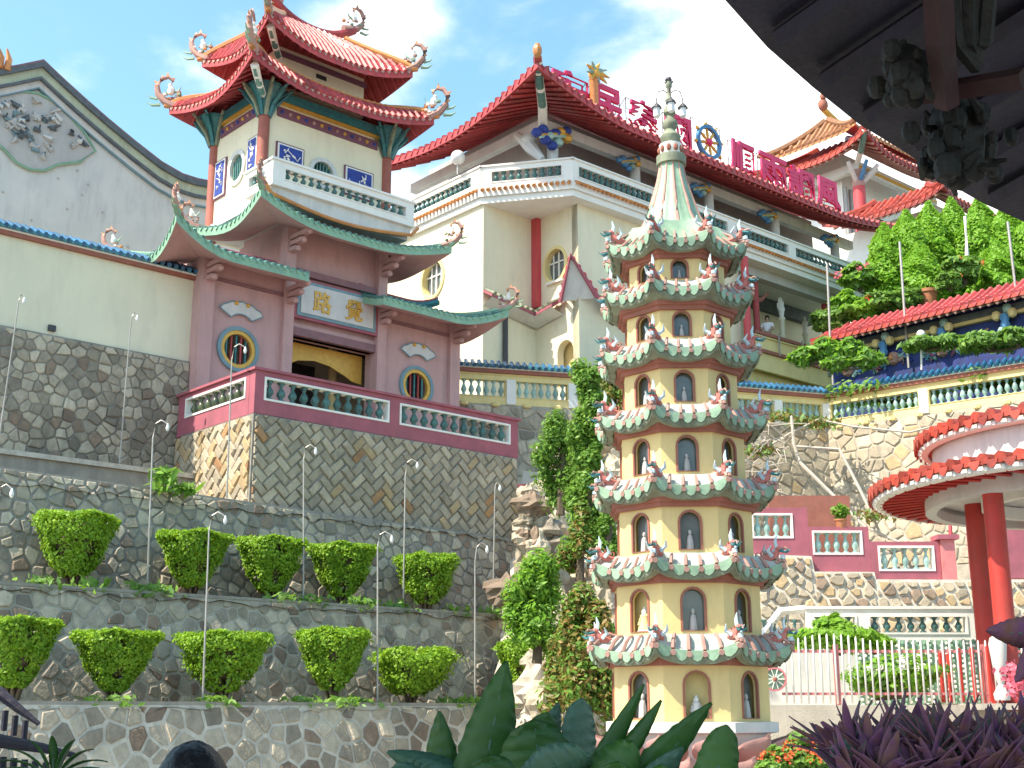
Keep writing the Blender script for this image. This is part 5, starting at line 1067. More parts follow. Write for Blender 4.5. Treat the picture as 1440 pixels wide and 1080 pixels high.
# ================================================================== picket fence, low wall, wheel ornament
lowall = tag(MB().box(W, 3.9, 14, 22.0, 22.5, 0, 1.70).build('low_wall', M['beige']), 'plain beige rendered low wall under the white picket fence', 'wall')
fe = thing('picket_fence', 'white metal picket fence with pink rails and posts on the beige low wall', 'fence', W(7, 22.2, 1.72))
PK = lathe_mesh('picket', [(.017,0),(.017,.97),(.003,1.0)], M['white'], 6); x = 4.62; k = 0
while x < 10.6:
    top = 2.74+.14*sin(max(0,min(1,(x-4.6)/1.6))*pi/1)*(1 if x < 6.2 else 0)+(.03 if x > 6.2 else 0); inst(PK, 'picket', Matrix.Translation((x, 22.15, 1.72)) @ Matrix.Diagonal((1,1,top-1.72,1)), fe); x += .122
for z in (1.86, 2.56): box1('rail', M['pinkpaint'], fe, W, 4.55, 10.6, 22.165, 22.195, z, z+.045)
for x in (5.50, 8.02): box1('post', M['pinkpaint'], fe, W, x-.04, x+.04, 22.17, 22.25, 1.70, 2.7)
t = thing('wheel_ornament', 'round green spoked wheel ornament with pink hub beside the picket fence', 'ornament', W(4.42, 22.1, 1.95)); wf = lambda a, b, d: W(a, 22.1+d, b)
o = MB(); ringmesh(o, wf, circ(4.42,2.12,.20,24), circ(4.42,2.12,.17,24), -.03, .03); o.build('rim', M['pinkpaint'], t); MB().panel(wf, circ(4.42,2.12,.168,24), [], .02).build('disc', M['mint'], t)
for k in range(10): a = 2*pi*k/10; MB().tube([W(4.42,22.07,2.12), W(4.42+.165*cos(a),22.07,2.12+.165*sin(a))], .008, 4).build('spoke', M['white'], t)
MB().lathe0(W(4.42,22.06,2.12), .04, 8, 4, (1,1,1)).build('hub', M['brick'], t, True)
# ================================================================== round red pavilion on the right
RC = Vector((10.68, 23.0, 0)); rp = thing('round_pavilion', 'round pavilion with double red tiled roof, white drip edge and red columns', 'pavilion', RC+Vector((0,0,1.7)))
def rring(mb, prof, n=96): 
    vs = [RC+Vector((r*cos(2*pi*k/n), r*sin(2*pi*k/n), z)) for r, z in prof for k in range(n)]
    return mb.add(vs, [(i*n+k, i*n+(k+1) % n, (i+1)*n+(k+1) % n, (i+1)*n+k) for i in range(len(prof)-1) for k in range(n)])
for (Ro, Ri, z0, rise, nn, nm) in ((3.96,2.9,5.36,.13,84,'lower_roof'),(3.06,1.2,6.30,.22,66,'upper_roof')):
    mb = MB(); rring(mb, [(Ro,z0+.12),(Ro,z0+.16),((Ro+Ri)/2,z0+.16+rise*.5),(Ri,z0+rise+.16),(Ri-.3,z0+rise+.1)]); rf = mb.build(nm, M['redtile2'], rp, True)
    mb = MB(); rring(mb, [(Ro-.14,z0-.02),(Ro-.02,z0),(Ro-.02,z0+.11),(Ro-.14,z0+.11),(Ro-.14,z0-.02)]); mb.build('fascia_ring', M['white'], rf, True)
    mb = MB(); rring(mb, [(Ro-.14,z0+.05),(Ro-1.4,z0+.12)]); mb.build('soffit', M['red'], rf, True)
    for k in range(nn):
        a = 2*pi*(k+.5)/nn; d = Vector((cos(a), sin(a), 0)); tp = lambda t, dz: RC+d*(Ro+.10+(Ri-Ro-.1)*t)+Vector((0,0,z0+.17+rise*(t*.84+(t*t)*.16)+dz))
        pth = []; rs = []; w0 = 2*pi*Ro/nn*.30
        for j in range(4): pth += [tp(j/4, .02), tp((j+.9)/4, .03)]; rs += [w0*1.12*(1-.05*j), w0*.84*(1-.05*j)]
        MB().tube(pth, rs, 7).build('tile_row', M['redtile2'], rf, True)
        b = 2*pi*k/nn; e = Vector((cos(b), sin(b), 0)); tg = Vector((-e.y, e.x, 0)); c = RC+e*(Ro+.08)+Vector((0,0,z0+.17)); h = w0*1.25
        MB().extrude([c-tg*h, c+tg*h, c+tg*h*.9-Vector((0,0,.05)), c+tg*h*.35-Vector((0,0,.13)), c-Vector((0,0,.15)), c-tg*h*.35-Vector((0,0,.13)), c-tg*h*.9-Vector((0,0,.05))], e*.03).build('drip_tile', M['redtile2'], rf)
        MB().lathe0(RC+d*(Ro-.01)+Vector((0,0,z0+.04)), .052, 7, 4, (1,1,1)).build('drip_bead', M['lampglass'], rf, True)
mb = MB(); rring(mb, [(2.85,5.35),(2.85,6.35)]); mb.build('drum', M['greywhite'], rp, True)
mb = MB(); rring(mb, [(2.85,5.18),(3.05,5.18),(3.05,5.50),(2.85,5.50),(2.85,5.18)]); mb.build('ring_beam', M['pinkpaint'] if False else M['greywhite'], rp, True)
mb = MB(); rring(mb, [(2.9,5.44),(.05,5.46)]); mb.build('ceiling', M['greywhite'], rp, True); mb = MB(); rring(mb, [(1.9,5.2),(2.05,5.2),(2.05,5.43),(1.9,5.43),(1.9,5.2)]); mb.build('ceiling_ring', M['white'], rp, True)
for k in range(64):
    a = 2*pi*k/64; d = Vector((cos(a), sin(a), 0)); MB().tube([RC+d*3.86+Vector((0,0,5.36)), RC+d*2.98+Vector((0,0,5.42))], .03, 4).build('rafter', M['red'], rp)
for (px, Y, r) in ((1379,24.4,.19),(1406,21.6,.17)):
    b = onray(px+7, 880, Y); MB().lathe((b.x, b.y, 1.6), [(r,0),(r,3.85)], 20).build('column', M['red'], rp, True)
for a in (-.9,-.1,.8,1.6): MB().lathe(RC+Vector((2.6*cos(a),2.6*sin(a),1.6)), [(.19,0),(.19,3.85)], 16).build('column', M['red'], rp, True)
for k in range(10): a = pi*.8+k*.13; MB().lathe(RC+Vector((3.0*cos(a),3.0*sin(a),1.75)), [(.035,0),(.035,.9)], 6).build('red_rail_post', M['red'], rp)
mb = MB(); rring(mb, [(3.3,1.62),(3.3,1.72),(.05,1.72)]); mb.build('floor', M['concrete'], rp)
t = tag(MB().lathe(onray(1410,985,21.4), [(.12,0),(.14,.1),(.05,.25),(.10,.42),(.15,.9),(.12,1.0),(.03,1.05)], 10).build('bollard', M['plaque'], None, True), 'pale stone bollard between the red columns behind the fence', 'bollard')
# ================================================================== painted gallery with red tiled roof
a_, b_ = onray(1140,478,46), onray(1440,408,40); MF, ML = segframe((a_.x,a_.y),(b_.x,b_.y)); ML += 3; mz = (a_.z+b_.z)/2
mg = thing('painted_gallery', 'low gallery with pink-red tiled roof and deep blue painted wall above the blue balustrade', 'gallery', MF(4, 1, 11))
roof(MF, mg, (0,ML,0,2.0), (0,ML,1.6,1.9), mz-.05, mz+.80, 0, 0, 1, ('front',), .30, .105, 'redtile', th_=.12, hips=False, soff='redsoff', fasc='redtile2', rafters=.30, rafmat='salmon')
box1('wall', M['muralblue'], mg, MF, .2, ML, 1.0, 1.2, 10.8, mz+.24); box1('beam', M['yellow'], mg, MF, .1, ML, .80, .98, mz-.48, mz-.36); box1('beam', M['slate'], mg, MF, .1, ML, .78, .99, mz-.35, mz-.12)
rg = random.Random(12)
for k in range(10):
    u = .9+k*.95; z = mz-1.05-rg.uniform(0,.2)
    if k % 2 == 0:
        o = MB().lathe0(MF(u,.98,z), .26, 10, 4, (1,1,1)).build('painted_rosette', M['salmon'], mg, True); MB().lathe0(MF(u,.80,z), .12, 8, 4, (1,1,1)).build('rosette_heart', M['orange'], o, True)
    for j in range(9): MB().tube([MF(u+rg.uniform(.1,.8),.97,z+rg.uniform(-.3,.3)), MF(u+rg.uniform(.1,.8),.95,z+rg.uniform(-.3,.3)), MF(u+rg.uniform(0,.9),.97,z+rg.uniform(-.4,.4))], rg.uniform(.03,.07), 5).build('painted_scroll', M[rg.choice(('blue2','purple','blue','gtile','salmon','paleglaze'))], mg, True)
for k in range(4):
    u = 2.6+k*2.3; mb = MB()
    for (du, dz, m) in ((-.28,.12,1),(.28,.12,1),(0,0,0),(0,-.25,0),(-.12,-.45,2),(.12,.3,2)): mb.mi = m; mb.lathe0(MF(u+du,.65,mz-.6+dz), .17, 8, 4, (1,1,1.1))
    mb.build('gallery_bracket', [M['blue2'], M['yellow'], M['paleglaze']], mg, True)
mb = MB(); mb.add([(9,42.9,11.0),(11,43.5,11.0),(20,36.5,11.0),(26,36,11.0),(26,60,14.5),(10,60,14.5),(7,50,12.5)], [(0,1,2,3,4,5,6)]); struct(mb.build('upper_terrace', M['grass'], None))
# ================================================================== hillside
mb = MB(); nx, ny = 40, 30; rg = random.Random(77)
vs = [(11+i*1.5+rg.uniform(-.3,.3), 47.5+j*1.6+max(0,(9-i))*.6, 12.5+min(1,j/6)*5.2+j*.33+rg.uniform(-.25,.25)) for j in range(ny) for i in range(nx)]
mb.add(vs, [(j*nx+i, j*nx+i+1, (j+1)*nx+i+1, (j+1)*nx+i) for j in range(ny-1) for i in range(nx-1)]); struct(mb.build('hillside', M['grass'], None, True, mtx=Matrix()))
# ================================================================== plants
def foliage_pts(rg, n, shape):
    """n points near the surface of the unit body described by shape(rng, n)->(dir, scale)"""
    return shape(rg, n)
def gray(px, py, v):     # sight line meets the gate-frame plane v
    d = onray(px, py, 1.0)-Vector((0,0,1.6)); o = Vector((G.x, G.y, 0)); t = (v+o.dot(G.V))/d.dot(G.V); return d*t+Vector((0,0,1.6))
def shrub(label, x0, x1, yt, yb, v, zb, seed, group, lop=0.0, dens=1.0, ragged=0.0):
    rg = np.random.default_rng(seed); c = gray((x0+x1)/2, yb, v); pxm = c.y*1.0/1800*1.0/0.97; wd = (x1-x0)*pxm*.985; top = gray((x0+x1)/2, yt, v).z
    t = thing('clipped_shrub', label, 'shrub', (c.x, c.y, zb), group); h = top-zb; Rr = wd/2*.93
    n = int(12500*dens); u = rg.uniform(0,1,n); a = rg.uniform(0,2*pi,n); side = rg.uniform(0,1,n) < .72
    low = .24; f = np.where(side, low+(1-low)*u**.75, 1.0)      # height fraction
    prof = lambda f: .22+.78*np.clip((f-low)/(1-low),0,1)**(.55+.2*((seed*7)%5)/4)
    edge = 1-.16*np.clip((f-.88)/.12,0,1)**2
    r = np.where(side, prof(f)*edge, np.sqrt(rg.uniform(0,1,n))*.93)*Rr
    inn = rg.uniform(0,1,n)**2.2; r = np.where(side, r*(1-.30*inn), r)
    lump = 1+.09*np.sin(a*2+seed)+.05*np.sin(a*7+seed*2)+.05*np.sin(f*14+a*2)
    r = r*lump*(1+rg.normal(0,.02+.06*ragged,n)); z = zb+h*f+np.where(side, 0, rg.normal(-.012,.02,n)-.06*(r/Rr)**4*h)+.025*np.sin(a*4+seed)*f*(1+2*ragged)
    gaps = (np.sin(a*5+seed)+np.sin(f*17+seed)+rg.normal(0,.7,n)) > (1.5-1.35*(1-f)); keep = ~(gaps & side)
    P = np.stack([c.x+r*np.cos(a)+lop*(z-zb-h*.5)*.3, c.y+r*np.sin(a), z], 1)[keep]; Nn = np.stack([np.cos(a)*np.where(side,1,.15), np.sin(a)*np.where(side,1,.15), np.where(side,.25,1.2)], 1)[keep]
    leafmesh('foliage', P, Nn, .042, LEAF['box'], t, rs=seed)
    mb = MB()
    for k in range(6):
        aa = 2*pi*k/6+seed; mb.tube([Vector((c.x,c.y,zb-.05)), Vector((c.x+.12*cos(aa),c.y+.12*sin(aa),zb+h*.25)), Vector((c.x+Rr*.55*cos(aa),c.y+Rr*.55*sin(aa),zb+h*.8))], [.04,.03,.01], 5)
    mb.lathe0((c.x,c.y,zb+h*.68), Rr*.50, 10, 6, (1,1,h*.28/(Rr*.50))); mb.build('branches_dark_core', M['bark'], t)  # branches plus a dark inner mass standing in for shade between the leaves
U = 'clipped shrubs along the middle terrace'; Lw = 'clipped shrubs along the lowest terrace'
for i, (x0,x1,yt,yb,lab) in enumerate(((34,168,724,828,'wide flat topped clipped shrub, leftmost of the upper row'),(212,326,750,836,'rounded clipped shrub second from left in the upper row'),(329,428,758,842,'small clipped shrub directly left of the tall lamp pole in the upper row'),(431,530,767,848,'clipped shrub directly right of the tall lamp pole with weeds at its foot'),(555,644,783,856,'small ragged clipped shrub at the right end of the upper row'))):
    shrub(lab, x0, x1, yt, yb, -1.5, 3.62, 11+i, U, ragged=.3 if i < 4 else 1)
for i, (x0,x1,yt,yb,v,lab) in enumerate(((-40,76,871,985,-3.9,'large clipped shrub cut by the left edge of the picture in the lower row'),(98,220,889,985,-3.9,'flat topped clipped shrub second from left in the lower row'),(247,376,893,985,-3.9,'wide clipped shrub with trailing twigs third from left in the lower row'),(413,519,887,985,-3.9,'clipped shrub with a bare leaning stem fourth from left in the lower row'),(516,640,917,985,-3.9,'low spreading clipped shrub fifth in the lower row'),(692,785,904,985,-3.9,'upright clipped shrub at the right end of the lower row beside the rocks'))):
    shrub(lab, x0, x1, yt, yb, v, 1.62, 31+i, Lw, ragged=(.1,.2,.7,.5,1.3,.8)[i], lop=(0,0,0,0,.5,0)[i])
def weeds(name, label, pts, n, size, spread, mats, cat='weeds', seed=1, hgt=.25):
    rg = np.random.default_rng(seed); P = []; mi = []
    for p in pts:
        q = np.array(p)+rg.normal(0,1,(n,3))*np.array([spread,spread,0])+np.stack([0*rg.random(n),0*rg.random(n),rg.random(n)*hgt],1); P.append(q)
    P = np.concatenate(P); return tag(leafmesh(name, P, np.tile([0,-.2,.6],(len(P),1)), size, mats, elong=2.6, mi=rg.integers(0,len(mats),len(P)), rs=seed), label, cat, kind='stuff')
ul = [gray(x,y,-2.05) for x,y in ((125,815),(200,825),(398,832),(440,842),(500,845),(520,850),(560,850),(640,855),(690,862),(235,690),(60,810))]; 
for p in ul: p.z = 3.66
weeds('terrace_weeds', '', ul, 70, .085, .16, [LEAF['weed'], LEAF['broad']], seed=5); bpy.data.objects['terrace_weeds'].pop('category', None)
l2 = [gray(x,985,-4.35) for x in (430,480,500,640,300,655,680,700,760,800,830,150)]
for p in l2: p.z = 1.68
weeds('bed_weeds', '', l2, 70, .075, .22, [LEAF['weed'], LEAF['broad']], seed=6, hgt=.16); bpy.data.objects['bed_weeds'].pop('category', None)
for i, (x, y, v, z, lab) in enumerate(((232,690,-.55,6.0,'fresh green tuft growing on the upper wall top left of the stone terrace'),(262,694,-.55,6.0,'smaller tuft growing right of the fresh green one on the wall top'))):
    p = gray(x,y,v); rg = np.random.default_rng(i); n = 90 if i == 0 else 40; P = np.array(p)+rg.normal(0,1,(n,3))*np.array([.14,.14,.02]); P[:,2] += rg.random(n)*(.45 if i == 0 else .2); tag(leafmesh('wall_tuft', P, np.tile([0,-.5,.5],(n,1)), .10, LEAF['weed'], elong=2.8), lab, 'plant')
# garden lamp poles
def lamppole(label, bx, by, tx, ty, hx, hy, v, zb=None, Y=None):
    b = gray(bx, by, v) if v is not None else onray(bx, by, Y)
    if zb is not None: b.z = zb
    tp = onray(tx, ty, b.y); h = onray(hx, hy, b.y); t = thing('lamp_pole', label, 'lamp pole', b, 'thin lamp poles on the terraces')
    MB().tube([b, b.lerp(tp,.5), tp], [.020,.017,.014], 8).build('pole', M['steel'], t, True)
    d = h-tp; rise = max(.18, abs(d.x)*.7) if d.z < .25 else d.z
    pk = max(tp.z, h.z)+.10
    pts = [tp, Vector((tp.x+d.x*.15, tp.y, tp.z+(pk-tp.z)*.8)), Vector((tp.x+d.x*.5, tp.y, pk)), Vector((tp.x+d.x*.85, tp.y, pk-.05)), Vector((h.x, h.y, h.z))]
    MB().tube(pts, .014, 6).build('crook', M['steel'], t, True)
    MB().lathe(h-Vector((0,0,.16)), [(.01,.04),(.032,.07),(.038,.12),(.02,.17),(.01,.2)], 10).build('lamp_shade', M['lampglass'], t, True)
lamppole('thin lamp pole standing against the cream wall at the far left edge', 0,595, 22,455, 34,420, 2.75, zb=7.0)
lamppole('lamp pole rising from the ledge before the middle of the cream wall', 168,652, 183,465, 193,445, 2.75, zb=7.0)
lamppole('lamp pole in front of the ledge between the first two upper shrubs', 207,832, 215,615, 236,598, -2.0, zb=3.66)
lamppole('lamp pole overlapping the left round window and the sunlit stone corner', 320,680, 326,505, 345,490, -.55, zb=6.0)
lamppole('tall lamp pole between the third and fourth upper shrubs', 427,845, 427,645, 444,632, -2.0, zb=3.66)
lamppole('lamp pole before the stone terrace middle, crook bent right', 567,852, 570,668, 587,652, -2.0, zb=3.66)
lamppole('lamp pole near the right end of the stone terrace', 693,862, 696,690, 703,684, -2.0, zb=3.66)
lamppole('lamp pole crossing the third shrub of the lower row', 285,988, 294,745, 317,728, -4.4, zb=1.7)
lamppole('lamp pole crossing the fifth shrub of the lower row', 531,988, 531,768, 551,755, -4.4, zb=1.7)
lamppole('lamp pole left of the rightmost lower shrub', 668,988, 668,790, 685,770, -4.4, zb=1.7)
lamppole('short lamp crook at the left edge above the lower row of shrubs', -8,985, -2,700, 17,690, -4.4, zb=1.7)
for i, (bx,by,tx,ty,Y,lab) in enumerate(((1167,468,1163,372,45.5,'plain thin pole left of the pink flowering shrub'),(1272,442,1265,340,44,'plain thin pole in the middle before the conifers'),(1428,405,1417,312,41.5,'plain thin pole at the right before the conifers'))):
    b = onray(bx,by,Y); tag(MB().tube([b-Vector((0,0,2)), b, onray(tx,ty,Y)], .045, 6).build('garden_pole', M['steel'], None), lab, 'pole', 'plain garden poles')
t = thing('globe_lamp', 'small white globe lamp on a post before the blue painted gallery', 'lamp', onray(1295,505,41.5)); MB().tube([onray(1296,520,41.5), onray(1295,478,41.5)], .035, 6).build('post', M['white'], t); MB().lathe0(onray(1295,470,41.5), .15, 12, 6, (1,1,1)).build('globe', M['lampglass'], t, True)
# rockery
rk_ = thing('rockery', 'pale rugged rockery of piled boulders between the terraces and the pagoda', 'rockery', (1.5, 27, 1)); rg = random.Random(14)
def boulder(c, r, m, name='boulder', parent=None):
    n, k = 14, 9; vs = []; ph = [rg.uniform(0,6) for _ in range(6)]; sq = (rg.uniform(.8,1.2), rg.uniform(.7,1.1), rg.uniform(.7,1.15))
    for i in range(k+1):
        b = -pi/2+pi*i/k
        for j in range(n):
            a = 2*pi*j/n; f = 1+.18*sin(3*a+ph[0]+2*b)+.14*sin(5*b+ph[1]+a)+.10*sin(7*a+ph[2]-3*b)+rg.uniform(-.07,.07)
            vs.append((c[0]+r*f*cos(b)*cos(a)*sq[0], c[1]+r*f*cos(b)*sin(a)*sq[1], c[2]+r*f*sin(b)*sq[2]))
    return MB().add(vs, [(i*n+j, i*n+(j+1) % n, (i+1)*n+(j+1) % n, (i+1)*n+j) for i in range(k) for j in range(n)]).build(name, m, parent)
mb = MB(); grid = []
for j in range(13):
    for i in range(9): grid.append((-.6+i*.62+rg.uniform(-.1,.1)+j*.07, 25.4+j*.9+rg.uniform(-.2,.2), .6+j*.66+rg.uniform(-.2,.2)-abs(i-4)*.1))
mb.add(grid, [(j*9+i, j*9+i+1, (j+1)*9+i+1, (j+1)*9+i) for j in range(12) for i in range(8)]); mb.build('rock_mass', M['beige'], rk_)
RM = [STONEW[1], STONEW[1], STONE[1], M['beige'], M['beige']]
for k in range(150):
    y = rg.uniform(0,12.3)/13; px = rg.uniform(742,880); py = 1010-y*430; Y = 25.0+y*10.8+rg.uniform(-.3,.1)
    if px < 760+ (py < 640)*30 and py < 700: continue
    boulder(onray(px,py,Y), rg.uniform(.16,.42), rg.choice(RM), parent=rk_)
for k in range(16): boulder(onray(rg.uniform(735,790), rg.uniform(690,790), 29.5+rg.uniform(-.3,.3)), rg.uniform(.2,.38), rg.choice(STONE), parent=rk_)
boulder(onray(712,832,29), .42, STONE[3], parent=rk_)
tag(MB().box(W, -.1, .55, 34.5, 34.8, 6.6, 7.6).build('distant_parapet', M['pinkred'], None), 'short rose parapet piece with pale panel between the terrace corner and the juniper', 'parapet')
# junipers
def juniper(label, px, py0, py1, Y, wpx, seed, mats=('jun',), n=5200, name='juniper_tree', size=.05, clumps=26, cat='tree', lean=0):
    rg = np.random.default_rng(seed); b = onray(px, py1, Y); tp = onray(px+lean, py0, Y); pm = Y/1800; h = tp.z-b.z; w_ = wpx*pm/2; t = thing(name, label, cat, b)
    mb = MB(); mb.tube([b-Vector((0,0,.3)), b.lerp(tp,.5)+Vector((.08*w_,0,0)), tp-Vector((0,0,h*.12))], [.09+.02*h*.2,.06,.015], 7); PP, NN = [], []
    for k in range(clumps):
        f = (k+.5)/clumps; a = rg.uniform(0,2*pi); rad = w_*(1-.55*f**1.6)*rg.uniform(.35,.95); c = np.array([b.x+(tp.x-b.x)*f+rad*cos(a), b.y+rad*sin(a)*.8, b.z+h*(.05+.93*f)]); s = w_*rg.uniform(.28,.52)*(1-.30*f)
        mb.tube([Vector((b.x+(tp.x-b.x)*f, b.y, b.z+h*max(0,f-.12))), Vector(c)], [.03,.012], 5)
        m = int(n*1.9)//clumps; q = rg.normal(0,1,(m,3)); q /= np.linalg.norm(q,axis=1)[:,None]; rr = rg.uniform(.1,1.35,(m,1))**.9; PP.append(c+q*rr*s*np.array([1,1,1.25])); NN.append(q+np.array([0,0,.5]))
    mb.build('trunk', M['bark'], t); P = np.concatenate(PP); mi = rg.choice(len(mats), len(P)) if len(mats) > 1 else None
    leafmesh('crown', P, np.concatenate(NN), size, [LEAF[m] for m in mats], t, elong=2.4, mi=mi, rs=seed)
juniper('tall irregular dark green juniper climbing beside the pagoda up to the balustrade', 832, 512, 790, 25.5, 74, 1, lean=-5, n=7500, clumps=34)
juniper('bushy juniper shrub hanging left below the balustrade', 788, 590, 705, 27.5, 86, 2, n=3600, clumps=16)
juniper('upright bright juniper left of the pale rockery foot', 755, 790, 910, 24.2, 92, 3, ('jun','cyp'), n=6000, clumps=24)
juniper('rust tinged juniper directly left of the pagoda foot', 825, 835, 1000, 21.5, 96, 4, ('jun','rust'), n=8000, clumps=34)
juniper('small juniper tuft behind the left side of the pagoda', 855, 690, 790, 24.5, 42, 5, n=2500, clumps=12)
juniper('reddish shrub tuft growing high behind the pagoda eaves', 868, 520, 590, 30, 60, 6, ('jun','rust'), n=2500, clumps=12)
juniper('dry brownish shrub low on the rockery beside the pagoda base', 800, 860, 970, 23, 60, 7, ('rust','jun'), n=3500, clumps=16)
juniper('loose green juniper between the hanging juniper and the rust tinged one', 815, 710, 800, 24.6, 46, 8, ('jun','rust'), n=2400, clumps=12)
# conifers and shrubs of the upper garden
def cypress(label, px, py0, py1, Y, wpx, seed, n=5200):
    rg = np.random.default_rng(seed); b = onray(px, py1, Y); tp = onray(px, py0, Y); h = tp.z-b.z; w_ = wpx*Y/1800/2; t = thing('cypress_tree', label, 'tree', b, 'conifers of the upper garden')
    f = rg.uniform(0,1,n)**.8; a = rg.uniform(0,2*pi,n); lob = 1+.16*np.sin(a*4+seed+f*9)+.10*np.sin(f*21+a*3+seed); r = w_*np.clip(1.12*(1-f**3.6),.05,1)*lob*rg.uniform(.72,1.05,n)
    P = np.stack([b.x+r*np.cos(a), b.y+r*np.sin(a), b.z+h*f+.12*np.sin(a*5+f*8)], 1); leafmesh('crown', P, np.stack([np.cos(a), np.sin(a), .6+0*a], 1), .10, LEAF['cyp'], t, elong=2.4, rs=seed)
    mb = MB(); mb.tube([b-Vector((0,0,1)), tp-Vector((0,0,h*.15))], [.12,.03], 6); mb.lathe0(b.lerp(tp,.42), w_*.62, 8, 6, (1,1,h*.40/(w_*.62))); mb.build('trunk', M['bark'], t)  # trunk plus an opaque dark core filling the inside of the crown
cyp = [(1252,318,440,48.2,48,'rounded conifer at the left end of the garden row'),(1285,300,440,48.6,50,'conifer second from the left in the garden row'),(1318,288,435,49.2,54,'tall conifer left of the pale blue post'),(1350,282,425,49.6,50,'highest conifer in the middle of the garden row'),(1388,284,425,48.6,56,'broad conifer right of the pale post'),(1424,292,420,48,50,'conifer beside the right edge of the picture'),(1462,300,415,47.5,60,'conifer half outside the right edge'),(1300,345,438,47.4,46,'front conifer under the tall ones'),(1408,345,418,46,44,'low front conifer beside the right pole')]
for i, (x,y0,y1,Y,w_,lab) in enumerate(cyp): cypress(lab, x, y0, y1, Y, w_*1.25, 50+i, 10000)
def broad(name, label, blobs, size, mats, n, seed, flowers=None, cat='shrub', stems=True, el=1.9):
    rg = np.random.default_rng(seed); PP, NN = [], []; cs = []
    for (px,py,Y,wpx,hpx) in blobs:
        c = onray(px,py,Y); s = Y/1800; q = rg.normal(0,1,(n,3)); q /= np.linalg.norm(q,axis=1)[:,None]; sc_ = np.array([wpx*s/2, wpx*s/2*.8, hpx*s/2]); lump = 1+.2*np.sin(q[:,0:1]*6+seed)+.2*np.sin(q[:,2:3]*7+seed); PP.append(np.array(c)+q*rg.uniform(.35,1,(n,1))**.5*sc_*lump); NN.append(q+np.array([0,0,.7])); cs.append((c, sc_))
    t = thing(name, label, cat, cs[0][0]-Vector((0,0,cs[0][1][2]*1.1)))
    P = np.concatenate(PP); leafmesh('foliage', P, np.concatenate(NN), size, [LEAF[m] for m in mats], t, elong=el, mi=rg.integers(0,len(mats),len(P)), rs=seed)
    mb = MB()
    for c, sc_ in cs:
        for k in range(6):
            a = 2*pi*k/6; mb.tube([c-Vector((0,0,sc_[2]*1.3)), c-Vector((0,0,sc_[2]*.5))+Vector((cos(a)*sc_[0]*.25, sin(a)*sc_[1]*.25, 0)), c+Vector((cos(a)*sc_[0]*.75, sin(a)*sc_[1]*.75, sc_[2]*.35))], [.05,.035,.015], 5)
    for i in range(len(cs)-1): mb.tube([cs[i][0]-Vector((0,0,cs[i][1][2]*1.3)), cs[i+1][0]-Vector((0,0,cs[i+1][1][2]*1.3))], .04, 5)
    mb.build('stems', M['bark'], t)
    if flowers:
        fm, m, fs = flowers; Q = []
        for c, sc_ in cs:
            for k in range(m):
                q = rg.normal(0,1,3); q /= np.linalg.norm(q); q[1] = -abs(q[1]); q[2] = abs(q[2])*.8; f0 = np.array(c)+q*sc_*1.05; Q += [f0+rg.normal(0,fs*.6,3) for _ in range(14)]
        leafmesh('blossoms', np.array(Q), np.tile([0,-1,.6],(len(Q),1)), fs, M[fm], t, elong=1.1)
broad('flowering_shrub', 'grey-green shrub with pink blossoms beside the end of the hall roof', [(1208,390,48,62,34)], .15, ('broad','cyp'), 1700, 60, ('flower',5,.13))
broad('leafy_shrub', 'light green leafy shrub with orange blossoms left of the terracotta pot', [(1245,425,46.5,70,28),(1275,418,46.5,40,24)], .14, ('broad','weed'), 1700, 61, ('flower2',3,.08))
broad('leafy_shrub', 'dense light green shrub at the gallery roof right of the terracotta pot', [(1355,378,45.5,54,40),(1335,395,45,34,24)], .14, ('weed','broad'), 1700, 62, ('flower2',3,.08))
broad('leafy_shrub', 'dark low shrub in the shade beside the hall porch', [(1168,450,47,50,36)], .14, ('jun','broad'), 1300, 63)
broad('leafy_shrub', 'clipped bright shrub low in front of the conifers at left', [(1212,438,46.8,64,24),(1190,425,47.4,40,30)], .16, ('cyp','weed'), 900, 64)
t = tag(MB().lathe(onray(1307,440,46.5), [(.22,0),(.34,.75),(.38,.78),(.38,.9),(.3,.9)], 14).build('clay_pot', M['terracotta'], None, True), 'large terracotta pot standing among the garden shrubs above the gallery roof', 'pot')
tag(MB().tube([onray(1362,400,47), onray(1360,360,47.5), onray(1357,305,48)], [.10,.09,.07], 6).build('pale_post', M['plaque'], None), 'pale blue-grey post standing between the tall conifers', 'post')
broad('frangipani_tree', 'spreading leafy tree with bare grey stems left in front of the gallery', [(1160,490,42.6,42,26),(1130,502,43,40,20),(1195,492,42.3,44,26),(1218,505,42,44,20),(1178,510,42.3,40,18)], .12, ('broad','cyp'), 480, 65, el=3.4)
broad('leafy_shrub', 'leafy shrub in front of the blue painted gallery at centre', [(1300,484,41.5,70,14),(1335,480,41,50,14)], .11, ('broad','weed'), 900, 66, el=2.6)
broad('leafy_shrub', 'leafy shrub before the gallery at the right edge', [(1390,482,40,90,22),(1430,474,39.5,60,26)], .11, ('weed','broad'), 1100, 67, el=2.6)
broad('leafy_shrub', 'green planting seen through the balusters of the blue capped balustrade', [(1250,556,42.8,200,18),(1400,534,40.3,120,22)], .12, ('broad','weed'), 1200, 68)
broad('creeping_shrub', 'bright green creeper between fence and white balustrade', [(1180,897,24.5,120,34),(1170,880,24.7,40,30),(1230,905,24.4,60,20)], .08, ('weed','cyp'), 1500, 69, el=2.2)
broad('variegated_shrub', 'pale variegated shrub behind the middle of the picket fence', [(1270,945,23.2,120,50),(1230,955,23.4,70,40)], .07, ('cyp','broad'), 1200, 70, ('white',7,.05))
broad('flower_bed', 'low orange and red flowering plants below the pagoda base at right', [(1125,1062,14.5,60,50),(1160,1070,14.2,40,40),(1090,1075,14.3,40,40)], .05, ('weed','broad'), 900, 71, ('flower2',14,.03))
